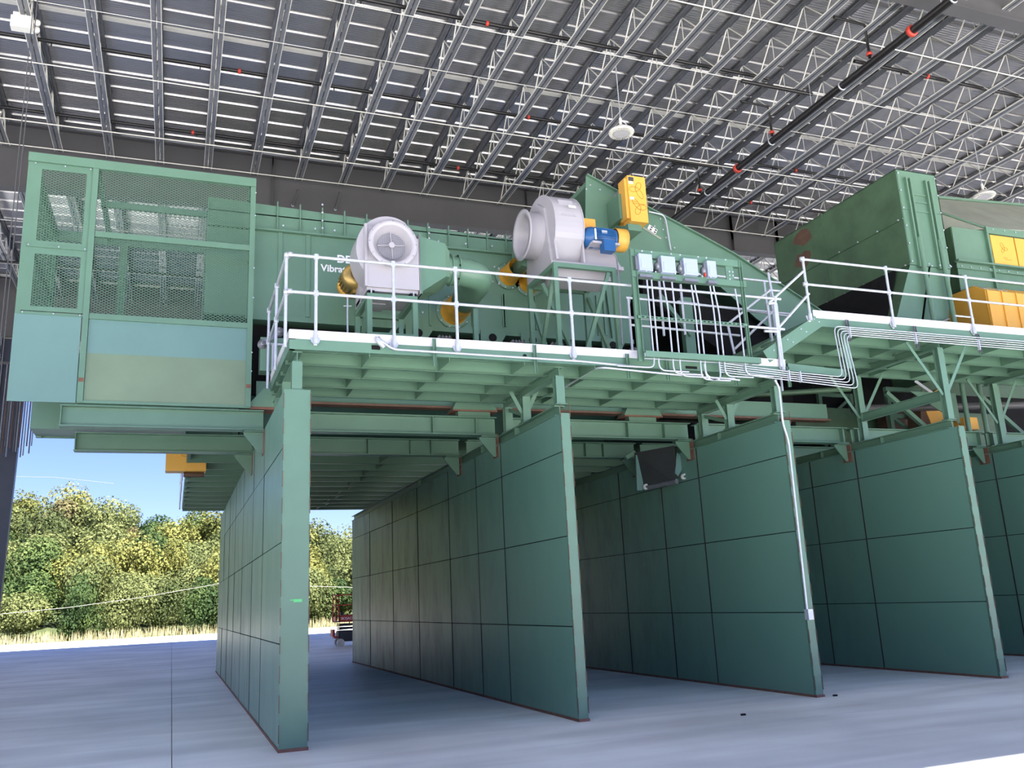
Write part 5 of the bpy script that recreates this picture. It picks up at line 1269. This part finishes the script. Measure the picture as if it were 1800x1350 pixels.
MB().box(lx, lx+.02, ly, ly+D_, 1.0, 1.2).build('toe_panel', 'lift_red', ls)
for x in (lx, lx+.12, lx+1.0, lx+Lw): MB().box(x-.02, x+.02, ly-.01, ly+.02, 1.0, 2.08).build('rail_post', 'lift_red', ls)
for x in (lx, lx+Lw): MB().box(x-.02, x+.02, ly+D_-.03, ly+D_, 1.0, 2.08).build('rail_post', 'lift_red', ls)
for z in (1.67, 2.08):
    for y in (ly, ly+D_-.02): MB().box(lx, lx+Lw, y-.01, y+.02, z-.02, z+.02).build('guard_rail', 'lift_red', ls)
    for x in (lx, lx+Lw): MB().box(x-.02, x+.02, ly, ly+D_, z-.02, z+.02).build('guard_rail', 'lift_red', ls)
MB().box(lx+.18, lx+.32, ly-.02, ly+.1, 1.26, 1.38).build('control_box', 'lift_dark', ls)
text('SKYJACK', .14, (lx+.2, ly-.013, 1.08), 'letter', 'lettering', ls, font_w=.002)
# small debris on the floor
for k, (u, v, m_) in enumerate(((1293, 1208, 'red'), (1306, 1258, 'rubber'), (1468, 1224, 'rubber'))):
    c = at(u, v, 2, .0); nm = 'scrap_%s' % ('rag' if k == 0 else 'chip')
    tag(MB().prism([(c.x-.03, c.y, .001), (c.x+.04, c.y-.01, .001), (c.x+.05, c.y+.03, .001), (c.x-.01, c.y+.04, .001)], (0, 0, .02)).build('debris', m_), ['tiny red scrap on the floor in front of the third wall', 'small dark chip on the open floor between walls two and three', 'small dark scrap beside the foot of the third wall'][k], 'debris')

SUBS = {'tee_fitting': 'post', 'base_bracket': 'post', 'base_socket': 'post', 'elbow_fitting': 'top_rail', 'emblem': 'guard_box guard_body access_panel', 'door_panel': 'enclosure',
        'handle_housing': 'enclosure', 'name_plate': 'motor_body', 'cooling_fins': 'motor_body housing', 'fan_grille': 'motor_body', 'inlet_screen': 'inlet_ring', 'hub_spider': 'inlet_ring',
        'warning_sticker': 'guard_box access_door', 'printed_line': 'guard_box access_panel', 'lettering': 'side_plate toe_panel', 'rotary_handle': 'enclosure', 'red_lever': 'enclosure',
        'sticker_print': 'safety_sticker', 'strut_slot': 'slotted_strut', 'lens': 'housing', 'expanded_mesh': 'window_frame'}
for o in list(bpy.data.objects):
    nm = o.name.split('.')[0]
    if nm in SUBS and o.parent and o.parent.type == 'EMPTY':
        c = [q for q in o.parent.children if q.name.split('.')[0] in SUBS[nm].split() and q.location.length < 1e-6]
        if c:
            bb_ = lambda q: sum((Vector(v) for v in q.bound_box), Vector())/8
            mine = bb_(o)+o.location if nm != 'lettering' else o.location
            best = min(c, key=lambda q: (bb_(q)-mine).length)
            o.parent = best
for o in bpy.data.objects:
    if '_o' in o: del o['_o']
